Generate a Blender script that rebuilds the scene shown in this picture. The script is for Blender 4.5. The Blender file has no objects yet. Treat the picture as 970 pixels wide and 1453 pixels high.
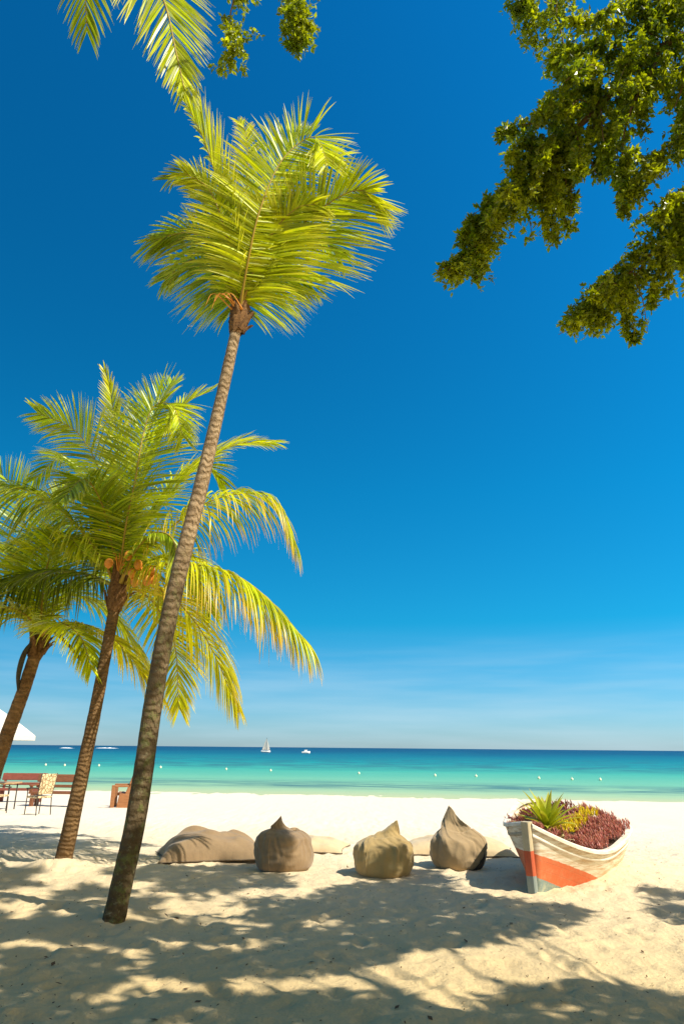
import bpy, math, random
import numpy as np
from mathutils import Vector, Matrix, Quaternion, noise as mnoise

random.seed(7)
rng = np.random.default_rng(7)
scene = bpy.context.scene
COL = scene.collection
PI = math.pi
Z = Vector((0, 0, 1))

# ------------------------------------------------------------------ camera
FPX, PITCH, ROLL = 968.67, math.radians(19.05), math.radians(0.53)
CAM = Vector((0, 0, 1.7))
FW = Vector((0, math.cos(PITCH), math.sin(PITCH)))
_r, _u = Vector((1, 0, 0)), Vector((0, -math.sin(PITCH), math.cos(PITCH)))
RT = _r * math.cos(ROLL) + _u * math.sin(ROLL)
UP = -_r * math.sin(ROLL) + _u * math.cos(ROLL)


def ray(px, py):
    return FW * FPX + RT * (px - 485) - UP * (py - 726.5)


def at(px, py, y):
    """the point at depth y (metres in front of the camera) seen at a photo pixel"""
    d = ray(px, py)
    return CAM + d * (y / d.y)


def ground(px, py, z=0.0):
    d = ray(px, py)
    return CAM + d * ((z - CAM.z) / d.z)


def project(p):
    d = Vector(p) - CAM
    w = d.dot(FW)
    if w < 0.05:
        return None
    return 485 + d.dot(RT) / w * FPX, 726.5 - d.dot(UP) / w * FPX


cd = bpy.data.cameras.new('camera')
cam = bpy.data.objects.new('camera', cd)
COL.objects.link(cam)
cd.sensor_fit = 'VERTICAL'
cd.sensor_height = 36.0
cd.sensor_width = 24.0
cd.lens = 24.0
cd.clip_start = 0.05
cd.clip_end = 60000
m = Matrix((RT, UP, -FW)).transposed().to_4x4()
m.translation = CAM
cam.matrix_world = m
scene.camera = cam

# ------------------------------------------------------------------ light
SUN = Vector((0.546, -0.341, 0.766)).normalized()
EL, AZ = math.asin(SUN.z), math.atan2(SUN.x, SUN.y)
sd = bpy.data.lights.new('sun', 'SUN')
sd.energy = 4.8
sd.angle = math.radians(0.53)
sd.color = (1.0, 0.93, 0.80)
sun = bpy.data.objects.new('sun', sd)
sun.rotation_euler = SUN.to_track_quat('Z', 'Y').to_euler()
sun.location = (0, 0, 30)
COL.objects.link(sun)

SKY_TINT = [(0.0, (0.44, 0.66, 0.98)), (0.07, (0.27, 0.64, 0.92)), (0.17, (0.04, 0.66, 0.90)), (0.35, (0.02, 0.73, 1.02)), (0.85, (0.015, 0.76, 1.22))]
world = bpy.data.worlds.new('World')
scene.world = world
world.use_nodes = True
wn, wl = world.node_tree.nodes, world.node_tree.links
bg = wn['Background']
sky = wn.new('ShaderNodeTexSky')
sky.sky_type = 'NISHITA'
sky.sun_disc = False
sky.sun_elevation = EL
sky.sun_rotation = AZ
sky.altitude = 0
sky.air_density = 1.0
sky.dust_density = 0.3
sky.ozone_density = 2.0
# grade of the tropical sky: deep azure overhead, pale at the horizon, plus a warm sunward glow added to warm the shade
geo_w = wn.new('ShaderNodeTexCoord')
sx = wn.new('ShaderNodeSeparateXYZ')
wl.new(geo_w.outputs['Generated'], sx.inputs[0])
rp = wn.new('ShaderNodeValToRGB')
els = rp.color_ramp.elements
els.remove(els[1])
els[0].position = 0.0
els[0].color = (*SKY_TINT[0][1], 1)
for pos, c_ in SKY_TINT[1:]:
    els.new(pos).color = (*c_, 1)
wl.new(sx.outputs[2], rp.inputs['Fac'])
mx = wn.new('ShaderNodeMix')
mx.data_type, mx.blend_type = 'RGBA', 'MULTIPLY'
mx.inputs[0].default_value = 1
wl.new(sky.outputs[0], mx.inputs[6])
wl.new(rp.outputs[0], mx.inputs[7])
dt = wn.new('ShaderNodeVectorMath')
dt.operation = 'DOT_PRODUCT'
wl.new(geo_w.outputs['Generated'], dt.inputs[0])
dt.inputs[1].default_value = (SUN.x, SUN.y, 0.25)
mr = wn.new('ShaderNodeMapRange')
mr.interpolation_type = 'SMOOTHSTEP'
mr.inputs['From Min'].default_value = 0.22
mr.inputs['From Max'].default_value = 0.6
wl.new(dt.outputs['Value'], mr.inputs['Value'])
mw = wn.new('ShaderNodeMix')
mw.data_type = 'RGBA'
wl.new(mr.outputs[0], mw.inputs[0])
# the half of the sky nearer the sun is brighter
d2 = wn.new('ShaderNodeVectorMath')
d2.operation = 'DOT_PRODUCT'
wl.new(geo_w.outputs['Generated'], d2.inputs[0])
d2.inputs[1].default_value = Vector((SUN.x, SUN.y * 0.5, 0)).normalized()
m2 = wn.new('ShaderNodeMapRange')
m2.inputs['From Min'].default_value = -0.8
m2.inputs['From Max'].default_value = 0.2
m2.inputs['To Min'].default_value = 0.74
m2.inputs['To Max'].default_value = 1.20
wl.new(d2.outputs['Value'], m2.inputs['Value'])
vm = wn.new('ShaderNodeVectorMath')
vm.operation = 'SCALE'
wl.new(mx.outputs[2], vm.inputs[0])
wl.new(m2.outputs[0], vm.inputs['Scale'])
wl.new(vm.outputs[0], mw.inputs[6])
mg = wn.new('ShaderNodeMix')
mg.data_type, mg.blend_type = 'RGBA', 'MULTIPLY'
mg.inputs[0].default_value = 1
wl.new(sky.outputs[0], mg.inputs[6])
mg.inputs[7].default_value = (1.9, 1.2, 0.5, 1)  # warm sun-side glow behind the camera, added to warm the shaded ground
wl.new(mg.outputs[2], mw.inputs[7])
# thin veil of fair-weather cloud low over the sea
cm = wn.new('ShaderNodeMapping')
cm.inputs['Scale'].default_value = (2.2, 2.2, 26)
wl.new(geo_w.outputs['Generated'], cm.inputs['Vector'])
cn = wn.new('ShaderNodeTexNoise')
cn.inputs['Scale'].default_value = 2.0
cn.inputs['Detail'].default_value = 6
wl.new(cm.outputs[0], cn.inputs['Vector'])
cr_ = wn.new('ShaderNodeValToRGB')
cr_.color_ramp.elements[0].position = 0.40
cr_.color_ramp.elements[1].position = 0.75
wl.new(cn.outputs['Fac'], cr_.inputs['Fac'])
cb = wn.new('ShaderNodeValToRGB')
ce = cb.color_ramp.elements
ce[0].position, ce[0].color = 0.0, (0.36, 0.36, 0.36, 1)
ce[1].position, ce[1].color = 0.16, (0, 0, 0, 1)
ce.new(0.09).color = (0.24, 0.24, 0.24, 1)
wl.new(sx.outputs[2], cb.inputs['Fac'])
cf = wn.new('ShaderNodeMath')
cf.operation = 'MULTIPLY'
wl.new(cr_.outputs[0], cf.inputs[0])
wl.new(cb.outputs[0], cf.inputs[1])
cx_ = wn.new('ShaderNodeMix')
cx_.data_type = 'RGBA'
wl.new(cf.outputs[0], cx_.inputs[0])
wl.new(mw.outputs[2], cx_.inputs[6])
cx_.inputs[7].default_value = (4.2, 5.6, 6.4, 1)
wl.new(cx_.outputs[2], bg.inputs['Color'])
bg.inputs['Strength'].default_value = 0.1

vs = scene.view_settings
vs.view_transform = 'Standard'
vs.look = 'None'
vs.exposure = 0.5
vs.gamma = 1.0

# ------------------------------------------------------------------ node helpers


def new_mat(name):
    mt = bpy.data.materials.new(name)
    mt.use_nodes = True
    nt = mt.node_tree
    return mt, nt, nt.nodes['Principled BSDF'], nt.nodes['Material Output']


def N(nt, kind, **kw):
    n = nt.nodes.new(kind)
    for k, v in kw.items():
        if k in n.inputs:
            n.inputs[k].default_value = v
        else:
            setattr(n, k, v)
    return n


def coords(nt, scale=(1, 1, 1), kind='Object'):
    tc = N(nt, 'ShaderNodeTexCoord')
    mp = N(nt, 'ShaderNodeMapping')
    mp.inputs['Scale'].default_value = scale
    nt.links.new(tc.outputs[kind], mp.inputs['Vector'])
    return mp.outputs[0]


def noise_tex(nt, vec, scale, detail=4, rough=0.6):
    n = N(nt, 'ShaderNodeTexNoise')
    n.inputs['Scale'].default_value = scale
    n.inputs['Detail'].default_value = detail
    n.inputs['Roughness'].default_value = rough
    if vec is not None:
        nt.links.new(vec, n.inputs['Vector'])
    return n.outputs['Fac']


def ramp(nt, fac, stops, interp='LINEAR'):
    r = N(nt, 'ShaderNodeValToRGB')
    r.color_ramp.interpolation = interp
    els = r.color_ramp.elements
    while len(els) < len(stops):
        els.new(0.5)
    for e, (p, c) in zip(els, stops):
        e.position = p
        e.color = (c[0], c[1], c[2], 1) if not isinstance(c, (int, float)) else (c, c, c, 1)
    nt.links.new(fac, r.inputs['Fac'])
    return r.outputs['Color']


def mix(nt, fac, a, b, mode='MIX'):
    x = N(nt, 'ShaderNodeMix', data_type='RGBA', blend_type=mode)
    for s, v in ((0, fac), (6, a), (7, b)):
        if isinstance(v, bpy.types.NodeSocket):
            nt.links.new(v, x.inputs[s])
        elif isinstance(v, (int, float)):
            x.inputs[s].default_value = v if s == 0 else (v, v, v, 1)
        else:
            x.inputs[s].default_value = (*v, 1)
    return x.outputs[2]


def math_n(nt, op, a, b=None, clamp=False):
    x = N(nt, 'ShaderNodeMath', operation=op, use_clamp=clamp)
    for i, v in enumerate((a, b)):
        if v is None:
            continue
        if isinstance(v, bpy.types.NodeSocket):
            nt.links.new(v, x.inputs[i])
        else:
            x.inputs[i].default_value = v
    return x.outputs[0]


def bump(nt, bsdf, height, strength=0.3, dist=0.02):
    b = N(nt, 'ShaderNodeBump')
    b.inputs['Strength'].default_value = strength
    b.inputs['Distance'].default_value = dist
    nt.links.new(height, b.inputs['Height'])
    nt.links.new(b.outputs[0], bsdf.inputs['Normal'])


def uv_xy(nt):
    u = N(nt, 'ShaderNodeUVMap', uv_map='UVMap')
    s = N(nt, 'ShaderNodeSeparateXYZ')
    nt.links.new(u.outputs[0], s.inputs[0])
    return s.outputs[0], s.outputs[1]


def basic(name, c1, c2=None, rough=0.8, scale=6.0, stretch=(1, 1, 1), bstr=0.2, bdist=0.01, spec=0.3):
    mt, nt, b, _ = new_mat(name)
    v = coords(nt, stretch)
    f = noise_tex(nt, v, scale, 6, 0.65)
    c2 = c2 or tuple(x * 0.6 for x in c1)
    nt.links.new(ramp(nt, f, [(0.3, c2), (0.65, c1)]), b.inputs['Base Color'])
    b.inputs['Roughness'].default_value = rough
    b.inputs['Specular IOR Level'].default_value = spec
    bump(nt, b, noise_tex(nt, v, scale * 4, 5), bstr, bdist)
    return mt


def leafy(name, c1, c2, tip=None, rough=0.4, trans=0.45, scale=2.0, spec=0.4, tcol=None):
    """leaf: diffuse and gloss plus light through the blade; uv.y runs along the blade"""
    mt, nt, b, out = new_mat(name)
    f = noise_tex(nt, coords(nt), scale, 3, 0.7)
    col = ramp(nt, f, [(0.35, c1), (0.65, c2)])
    gi = N(nt, 'ShaderNodeNewGeometry')
    col = mix(nt, 1.0, col, ramp(nt, gi.outputs['Random Per Island'], [(0.0, 0.50), (0.6, 1.0), (1.0, 1.35)]), 'MULTIPLY')
    if tip:
        _, v = uv_xy(nt)
        col = mix(nt, ramp(nt, v, [(0.55, 0.0), (1.0, 0.85)]), col, tip)
    nt.links.new(col, b.inputs['Base Color'])
    b.inputs['Roughness'].default_value = rough
    b.inputs['Specular IOR Level'].default_value = spec
    t = N(nt, 'ShaderNodeBsdfTranslucent')
    nt.links.new(mix(nt, 1.0, col, tcol or (1.3, 1.25, 0.6), 'MULTIPLY'), t.inputs['Color'])
    ms = N(nt, 'ShaderNodeMixShader')
    ms.inputs[0].default_value = trans
    nt.links.new(b.outputs[0], ms.inputs[1])
    nt.links.new(t.outputs[0], ms.inputs[2])
    nt.links.new(ms.outputs[0], out.inputs['Surface'])
    return mt


# ------------------------------------------------------------------ object helpers
class MB:
    def __init__(s):
        s.v, s.f, s.uv = [], [], []

    def add(s, verts, faces, uvs=None):
        o = len(s.v)
        s.v.extend([tuple(x) for x in verts])
        s.f.extend([tuple(i + o for i in f) for f in faces])
        s.uv.extend(uvs if uvs else [(0, 0)] * len(verts))

    def box(s, c, size, rot=None, taper=1.0):
        """box centred at c; rot a Matrix/Quaternion; taper scales the top"""
        x, y, z = (k / 2 for k in size)
        vs_ = []
        for sz in (-1, 1):
            t = taper if sz > 0 else 1
            for sx, sy in ((-1, -1), (1, -1), (1, 1), (-1, 1)):
                p = Vector((sx * x * t, sy * y * t, sz * z))
                if rot is not None:
                    p = rot @ p
                vs_.append(Vector(c) + p)
        s.add(vs_, [(3, 2, 1, 0), (4, 5, 6, 7), (0, 1, 5, 4), (1, 2, 6, 5), (2, 3, 7, 6), (3, 0, 4, 7)])

    def tube(s, pts, radii, n=8, cap=True, ref=None):
        pts = [Vector(p) for p in pts]
        k = len(pts)
        if isinstance(radii, (int, float)):
            radii = [radii] * k
        base = len(s.v)
        verts, uvs, faces = [], [], []
        a = ref or Vector((0.31, 0.84, 0.44))
        for i, p in enumerate(pts):
            t = (pts[min(i + 1, k - 1)] - pts[max(i - 1, 0)]).normalized()
            e1 = (a - t * a.dot(t)).normalized()
            e2 = t.cross(e1)
            for j in range(n):
                an = 2 * PI * j / n
                verts.append(p + (e1 * math.cos(an) + e2 * math.sin(an)) * radii[i])
                uvs.append((j / n, i / (k - 1)))
        for i in range(k - 1):
            for j in range(n):
                j2 = (j + 1) % n
                faces.append((i * n + j, i * n + j2, (i + 1) * n + j2, (i + 1) * n + j))
        if cap:
            faces.append(tuple(reversed(range(n))))
            faces.append(tuple((k - 1) * n + j for j in range(n)))
        s.add(verts, faces, uvs)

    def grid(s, rows, closed=False, uv=True):
        """rows: list of equal-length point lists"""
        k, n = len(rows), len(rows[0])
        verts = [p for r in rows for p in r]
        uvs = [(j / max(1, n - 1), i / max(1, k - 1)) for i in range(k) for j in range(n)]
        faces = []
        for i in range(k - 1):
            for j in range(n if closed else n - 1):
                j2 = (j + 1) % n
                faces.append((i * n + j, i * n + j2, (i + 1) * n + j2, (i + 1) * n + j))
        s.add(verts, faces, uvs)

    def build(s, name, mat, parent=None, origin=None, smooth=True, bevel=0):
        me = bpy.data.meshes.new(name)
        root = parent
        off = Vector((0, 0, 0))
        if origin is not None:
            off = Vector(origin)
        elif parent is not None:
            off = Vector(parent.get('_o', (0, 0, 0)))
        me.from_pydata([tuple(Vector(v) - off) for v in s.v], [], s.f)
        ul = me.uv_layers.new(name='UVMap')
        li = np.empty(len(me.loops), dtype=np.int32)
        me.loops.foreach_get('vertex_index', li)
        ul.data.foreach_set('uv', np.array(s.uv, dtype=np.float32)[li].ravel())
        if smooth:
            me.polygons.foreach_set('use_smooth', [True] * len(me.polygons))
        me.materials.append(mat)
        me.update()
        o = bpy.data.objects.new(name, me)
        COL.objects.link(o)
        if parent is not None:
            o.parent = parent
            o['_o'] = list(off)
        else:
            o.location = off
            o['_o'] = list(off)
        if bevel:
            bv = o.modifiers.new('bevel', 'BEVEL')
            bv.width = bevel
            bv.segments = 2
            bv.limit_method = 'ANGLE'
        return o


def tag(o, label=None, cat=None, group=None, kind=None):
    for k, v in (('label', label), ('category', cat), ('group', group), ('kind', kind)):
        if v:
            o[k] = v
    return o


def empty(name, loc, label=None, cat=None, group=None):
    o = bpy.data.objects.new(name, None)
    COL.objects.link(o)
    o.location = Vector(loc)
    o.empty_display_size = 0.2
    o['_o'] = list(loc)
    return tag(o, label, cat, group)


def copy_tree(o, parent=None):
    c = o.copy()
    COL.objects.link(c)
    if parent is not None:
        c.parent = parent
    for ch in list(o.children):
        copy_tree(ch, c)
    return c


def spline(ctrl, n):
    """Catmull-Rom through the control points, evenly resampled"""
    P = [Vector(c) for c in ctrl]
    P = [P[0] * 2 - P[1]] + P + [P[-1] * 2 - P[-2]]
    out = []
    for i in range(1, len(P) - 2):
        for k in range(24):
            t = k / 24
            a, b, c, d = P[i - 1:i + 3]
            out.append(0.5 * (2 * b + (c - a) * t + (2 * a - 5 * b + 4 * c - d) * t * t + (3 * b - a - 3 * c + d) * t ** 3))
    out.append(P[-2])
    L = [0]
    for a, b in zip(out, out[1:]):
        L.append(L[-1] + (b - a).length)
    res, j = [], 0
    for k in range(n):
        s = L[-1] * k / (n - 1)
        while j < len(L) - 2 and L[j + 1] < s:
            j += 1
        t = (s - L[j]) / max(1e-9, L[j + 1] - L[j])
        res.append(out[j].lerp(out[j + 1], min(1, max(0, t))))
    return res


def lerp_list(vals, t):
    x = t * (len(vals) - 1)
    i = min(int(x), len(vals) - 2)
    return vals[i] + (vals[i + 1] - vals[i]) * (x - i)


# ------------------------------------------------------------------ sand and sea
SEA_Z = -0.5
SL, SR = Vector((-17.93, 38.93, 0)), Vector((15.69, 33.65, 0))
SHN = Vector((SL.y - SR.y, SR.x - SL.x, 0)).normalized()     # points out to sea
SHC = SHN.dot(SL)


def vnoise(x, y, scale, seed=0):
    """vectorised value noise in -1..1"""
    x, y = x * scale + seed * 17.31, y * scale - seed * 9.7
    xi, yi = np.floor(x).astype(np.int64), np.floor(y).astype(np.int64)
    fx, fy = x - xi, y - yi
    fx, fy = fx * fx * (3 - 2 * fx), fy * fy * (3 - 2 * fy)

    def h(a, b):
        k = (a * 374761393 + b * 668265263 + seed * 1442695) & 0xFFFFFFFF
        k = ((k ^ (k >> 13)) * 1274126177) & 0xFFFFFFFF
        return ((k ^ (k >> 16)) & 0xFFFF) / 32767.5 - 1
    return (h(xi, yi) * (1 - fx) + h(xi + 1, yi) * fx) * (1 - fy) + (h(xi, yi + 1) * (1 - fx) + h(xi + 1, yi + 1) * fx) * fy


MOUNDS = [(3.80, 10.55, 0.70, 0.13), (4.3, 11.3, 0.8, 0.14), (-4.15, 11.2, 0.42, 0.13), (-2.28, 7.95, 0.5, 0.03)]


def sand_macro(x, y):
    d = x * SHN.x + y * SHN.y - SHC               # signed distance to the waterline
    t = np.clip((d + 22) / 22, 0, None)
    z = -0.5 * np.where(t < 1, t * t * (3 - 2 * t) * 0.75 + 0.25 * t, 1 + (t - 1) * 1.3)
    for mx, my, r, h in MOUNDS:
        z = z + h * np.exp(-((x - mx) ** 2 + (y - my) ** 2) / (r * r))
    return z


def gz(x, y):
    return float(sand_macro(np.array([float(x)]), np.array([float(y)]))[0])


def axis(lo, a, b, hi, step, grow):
    xs = list(np.arange(a, b + 1e-6, step))
    s = step
    while xs[-1] < hi:
        s = min(s * grow, 6)
        xs.append(xs[-1] + s)
    s = step
    while xs[0] > lo:
        s = min(s * grow, 6)
        xs.insert(0, xs[0] - s)
    return np.array(xs)


xs = axis(-70, -5.5, 5.5, 70, 0.04, 1.06)
ys = axis(-14, 4.6, 14, 48, 0.04, 1.045)
X, Y = np.meshgrid(xs, ys)
H = sand_macro(X, Y)
near = np.clip(1.15 - np.abs(Y - 9) / 40, 0.3, 1)
H += near * (0.022 * vnoise(X, Y, 0.9, 1) + 0.014 * vnoise(X, Y, 2.3, 2) + 0.012 * vnoise(X, Y, 5.5, 3) + 0.008 * vnoise(X, Y, 11, 4))
for _ in range(2300):                           # old soft footprints
    fx, fy = rng.uniform(-8, 8), rng.uniform(3.5, 20)
    an = rng.uniform(0, PI)
    la, lb = rng.uniform(0.10, 0.17), rng.uniform(0.05, 0.08)
    dep = rng.uniform(0.004, 0.026)
    i0, i1 = np.searchsorted(xs, [fx - 0.5, fx + 0.5])
    j0, j1 = np.searchsorted(ys, [fy - 0.5, fy + 0.5])
    dx, dy = X[j0:j1, i0:i1] - fx, Y[j0:j1, i0:i1] - fy
    a_, b_ = (dx * math.cos(an) + dy * math.sin(an)) / la, (-dx * math.sin(an) + dy * math.cos(an)) / lb
    q = a_ * a_ + b_ * b_
    H[j0:j1, i0:i1] += dep * (-np.exp(-q) + 0.55 * np.exp(-(np.sqrt(q) - 1.6) ** 2 / 0.25))
# wet sand smooth near the water
nx, ny = len(xs), len(ys)
co = np.stack([X, Y, H], -1).reshape(-1, 3)
idx = np.arange(nx * ny).reshape(ny, nx)
quads = np.stack([idx[:-1, :-1], idx[:-1, 1:], idx[1:, 1:], idx[1:, :-1]], -1).reshape(-1, 4)
me = bpy.data.meshes.new('sand')
me.from_pydata(co.tolist(), [], quads.tolist())
me.polygons.foreach_set('use_smooth', [True] * len(me.polygons))
sand = bpy.data.objects.new('sand', me)
COL.objects.link(sand)
tag(sand, kind='structure')

mt, nt, b, _ = new_mat('dry_sand')
v = coords(nt)
big = noise_tex(nt, v, 0.5, 5, 0.6)
fine = noise_tex(nt, v, 60, 3, 0.7)
grain = noise_tex(nt, v, 260, 2, 0.6)
c = ramp(nt, big, [(0.3, (0.57, 0.42, 0.205)), (0.7, (0.66, 0.50, 0.26))])
c = mix(nt, ramp(nt, fine, [(0.33, 0.45), (0.5, 0.0)]), c, (0.50, 0.38, 0.20))
# far sand whitened towards the water: haze and overexposure painted into its colour
geo = N(nt, 'ShaderNodeNewGeometry')
dp = N(nt, 'ShaderNodeVectorMath', operation='DOT_PRODUCT')
nt.links.new(geo.outputs['Position'], dp.inputs[0])
dp.inputs[1].default_value = SHN
dsh = math_n(nt, 'SUBTRACT', dp.outputs['Value'], SHC)
pale = ramp(nt, math_n(nt, 'ADD', math_n(nt, 'MULTIPLY', dsh, 1 / 40), 1.0), [(0.25, 0.0), (0.55, 0.8)])
c = mix(nt, pale, c, (0.80, 0.73, 0.62))
nt.links.new(c, b.inputs['Base Color'])
b.inputs['Roughness'].default_value = 0.95
b.inputs['Specular IOR Level'].default_value = 0.1
bm_h = math_n(nt, 'ADD', math_n(nt, 'MULTIPLY', noise_tex(nt, v, 16, 5, 0.6), 1.0), math_n(nt, 'MULTIPLY', grain, 0.12))
bump(nt, b, bm_h, 0.8, 0.035)
me.materials.append(mt)

# sea: one sheet to the horizon, colour by real distance off the shore (depth of water over sand and weed)
E_ = Vector((SHN.y, -SHN.x, 0))
us = [-16000, -4000, -1000, -300, -100, -50, -20, 0, 20, 50, 100, 300, 1000, 4000, 16000]
ds = [-3, 0, 3, 8, 15, 30, 60, 120, 300, 800, 2500, 8000, 25000]
mb = MB()
mb.grid([[SHN * (SHC + d) + E_ * u + Z * SEA_Z for u in us] for d in ds])
mt, nt, b, out = new_mat('sea_water')
geo = N(nt, 'ShaderNodeNewGeometry')
dp = N(nt, 'ShaderNodeVectorMath', operation='DOT_PRODUCT')
nt.links.new(geo.outputs['Position'], dp.inputs[0])
dp.inputs[1].default_value = SHN
d = math_n(nt, 'SUBTRACT', dp.outputs['Value'], SHC)
da = N(nt, 'ShaderNodeVectorMath', operation='DOT_PRODUCT')
nt.links.new(geo.outputs['Position'], da.inputs[0])
da.inputs[1].default_value = E_
al = da.outputs['Value']
t = math_n(nt, 'DIVIDE', d, math_n(nt, 'ADD', d, 36.0))          # 0 at the shore, 1 at the horizon
cv = N(nt, 'ShaderNodeCombineXYZ')
nt.links.new(math_n(nt, 'MULTIPLY', al, 0.02), cv.inputs[0])
nt.links.new(math_n(nt, 'MULTIPLY', t, 9.0), cv.inputs[1])
wob = noise_tex(nt, cv.outputs[0], 1.0, 3, 0.5)
t2 = math_n(nt, 'ADD', t, math_n(nt, 'MULTIPLY', math_n(nt, 'SUBTRACT', wob, 0.5), 0.10))
col = ramp(nt, t2, [(0.0, (0.44, 0.50, 0.27)), (0.10, (0.32, 0.49, 0.28)), (0.30, (0.17, 0.44, 0.28)), (0.52, (0.06, 0.38, 0.28)),
                    (0.68, (0.010, 0.26, 0.27)), (0.82, (0.003, 0.14, 0.20)), (0.92, (0.002, 0.06, 0.135)), (1.0, (0.0015, 0.033, 0.10))])
cv2 = N(nt, 'ShaderNodeCombineXYZ')
nt.links.new(math_n(nt, 'MULTIPLY', al, 0.16), cv2.inputs[0])
nt.links.new(math_n(nt, 'MULTIPLY', t, 70.0), cv2.inputs[1])
weed = noise_tex(nt, cv2.outputs[0], 1.0, 5, 0.65)
wband = ramp(nt, t2, [(0.10, 0.0), (0.19, 1.0), (0.25, 0.8), (0.32, 0.0), (0.50, 0.1), (0.60, 0.9), (0.74, 0.6), (0.84, 0.1)])
wfac = math_n(nt, 'MULTIPLY', ramp(nt, weed, [(0.43, 0.0), (0.54, 1.0)]), wband)
col = mix(nt, math_n(nt, 'MULTIPLY', wfac, 0.85), col, (0.03, 0.11, 0.14))
nt.links.new(col, b.inputs['Base Color'])
b.inputs['Roughness'].default_value = 0.35
b.inputs['Specular IOR Level'].default_value = 0.05
cv3 = N(nt, 'ShaderNodeCombineXYZ')
nt.links.new(math_n(nt, 'MULTIPLY', al, 0.35), cv3.inputs[0])
nt.links.new(d, cv3.inputs[1])
bump(nt, b, noise_tex(nt, cv3.outputs[0], 0.9, 5, 0.6), 0.45, 0.4)
sea = mb.build('sea', mt, smooth=False)
tag(sea, kind='structure')

# surf on the far reef
foam = basic('foam', (0.9, 0.92, 0.92), (0.75, 0.8, 0.82), 0.8, 0.3)
for (pa, pb, py) in ((88, 101, 1061.5), (139, 166, 1061.6), (-10, 6, 1060)):
    a, c_ = ground(pa, py, SEA_Z), ground(pb, py + 0.3, SEA_Z)
    mb = MB()
    rows = []
    for i in range(25):
        k = i / 24
        p = a.lerp(c_, k)
        w = math.sin(PI * k) ** 0.5 * (0.6 + 0.4 * mnoise.noise(Vector((k * 7, pa, 0)))) + 0.02
        h = 0.9 * w
        rows.append([p + Vector((0, q * 5, 0)) + Z * (h * z_) for q, z_ in ((-1.2, -0.1), (-0.7, 0.7), (0, 1), (0.8, 0.5), (1.6, -0.1))])
    mb.grid(rows)
    tag(mb.build('surf', foam), kind='stuff')

# ------------------------------------------------------------------ palms
M_TRUNK = {}


def trunk_mat(name, base, dark, moss=None, lichen=0.0, ring=90):
    mt, nt, b, _ = new_mat(name)
    v = coords(nt)
    u_, vv = uv_xy(nt)
    f = noise_tex(nt, v, 5, 6, 0.7)
    col = ramp(nt, f, [(0.3, dark), (0.68, base)])
    # ring scars
    w = N(nt, 'ShaderNodeTexWave', wave_type='BANDS', bands_direction='Y')
    cx = N(nt, 'ShaderNodeCombineXYZ')
    nt.links.new(math_n(nt, 'MULTIPLY', math_n(nt, 'SINE', math_n(nt, 'MULTIPLY', u_, 2 * PI)), 0.06), cx.inputs[0])
    nt.links.new(vv, cx.inputs[1])
    nt.links.new(cx.outputs[0], w.inputs['Vector'])
    w.inputs['Scale'].default_value = ring / 6.283 * 2
    w.inputs['Distortion'].default_value = 7.0
    w.inputs['Detail'].default_value = 3
    w.inputs['Detail Scale'].default_value = 1.1
    ringc = ramp(nt, w.outputs['Fac'], [(0.0, 1.0), (0.35, 0.0)])
    col = mix(nt, math_n(nt, 'MULTIPLY', math_n(nt, 'MULTIPLY', ringc, ramp(nt, noise_tex(nt, v, 3.0, 4, 0.7), [(0.35, 0.1), (0.65, 0.75)])), 0.6), col, tuple(k * 0.45 for k in dark))
    if moss:
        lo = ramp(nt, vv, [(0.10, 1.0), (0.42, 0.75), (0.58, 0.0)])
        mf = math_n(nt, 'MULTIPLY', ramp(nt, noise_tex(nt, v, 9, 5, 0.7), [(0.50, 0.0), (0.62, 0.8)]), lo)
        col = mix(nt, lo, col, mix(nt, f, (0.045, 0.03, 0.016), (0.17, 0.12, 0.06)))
        col = mix(nt, mf, col, moss)
        lf = math_n(nt, 'MULTIPLY', ramp(nt, noise_tex(nt, v, 13, 6, 0.75), [(0.56, 0.0), (0.66, 1.0)]), lo)
        col = mix(nt, math_n(nt, 'MULTIPLY', lf, 0.55), col, (0.30, 0.29, 0.17))
    nt.links.new(col, b.inputs['Base Color'])
    b.inputs['Roughness'].default_value = 0.9
    b.inputs['Specular IOR Level'].default_value = 0.15
    hgt = math_n(nt, 'ADD', math_n(nt, 'MULTIPLY', w.outputs['Fac'], 0.5), noise_tex(nt, v, 22, 5, 0.65))
    bump(nt, b, hgt, 0.9, 0.035)
    return mt


M_T1 = trunk_mat('palm_bark_mossy', (0.46, 0.34, 0.20), (0.20, 0.13, 0.07), moss=(0.15, 0.16, 0.05), ring=75)
M_T2 = trunk_mat('palm_bark_brown', (0.25, 0.15, 0.065), (0.085, 0.048, 0.02), ring=60)
M_T3 = trunk_mat('palm_bark_scarred', (0.34, 0.20, 0.09), (0.12, 0.06, 0.025), ring=34)
M_STALK = basic('frond_stalk', (0.42, 0.28, 0.03), (0.30, 0.22, 0.03), 0.45, 8, spec=0.4)
M_STALKG = basic('frond_stalk_green', (0.36, 0.34, 0.05), (0.28, 0.30, 0.04), 0.45, 8, spec=0.4)
M_FIBRE = basic('palm_fibre', (0.30, 0.16, 0.06), (0.08, 0.035, 0.015), 0.95, 25, bstr=0.8, bdist=0.03)
M_NUT = basic('coconut_husk', (0.75, 0.30, 0.04), (0.60, 0.22, 0.03), 0.4, 10, spec=0.4)
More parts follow.
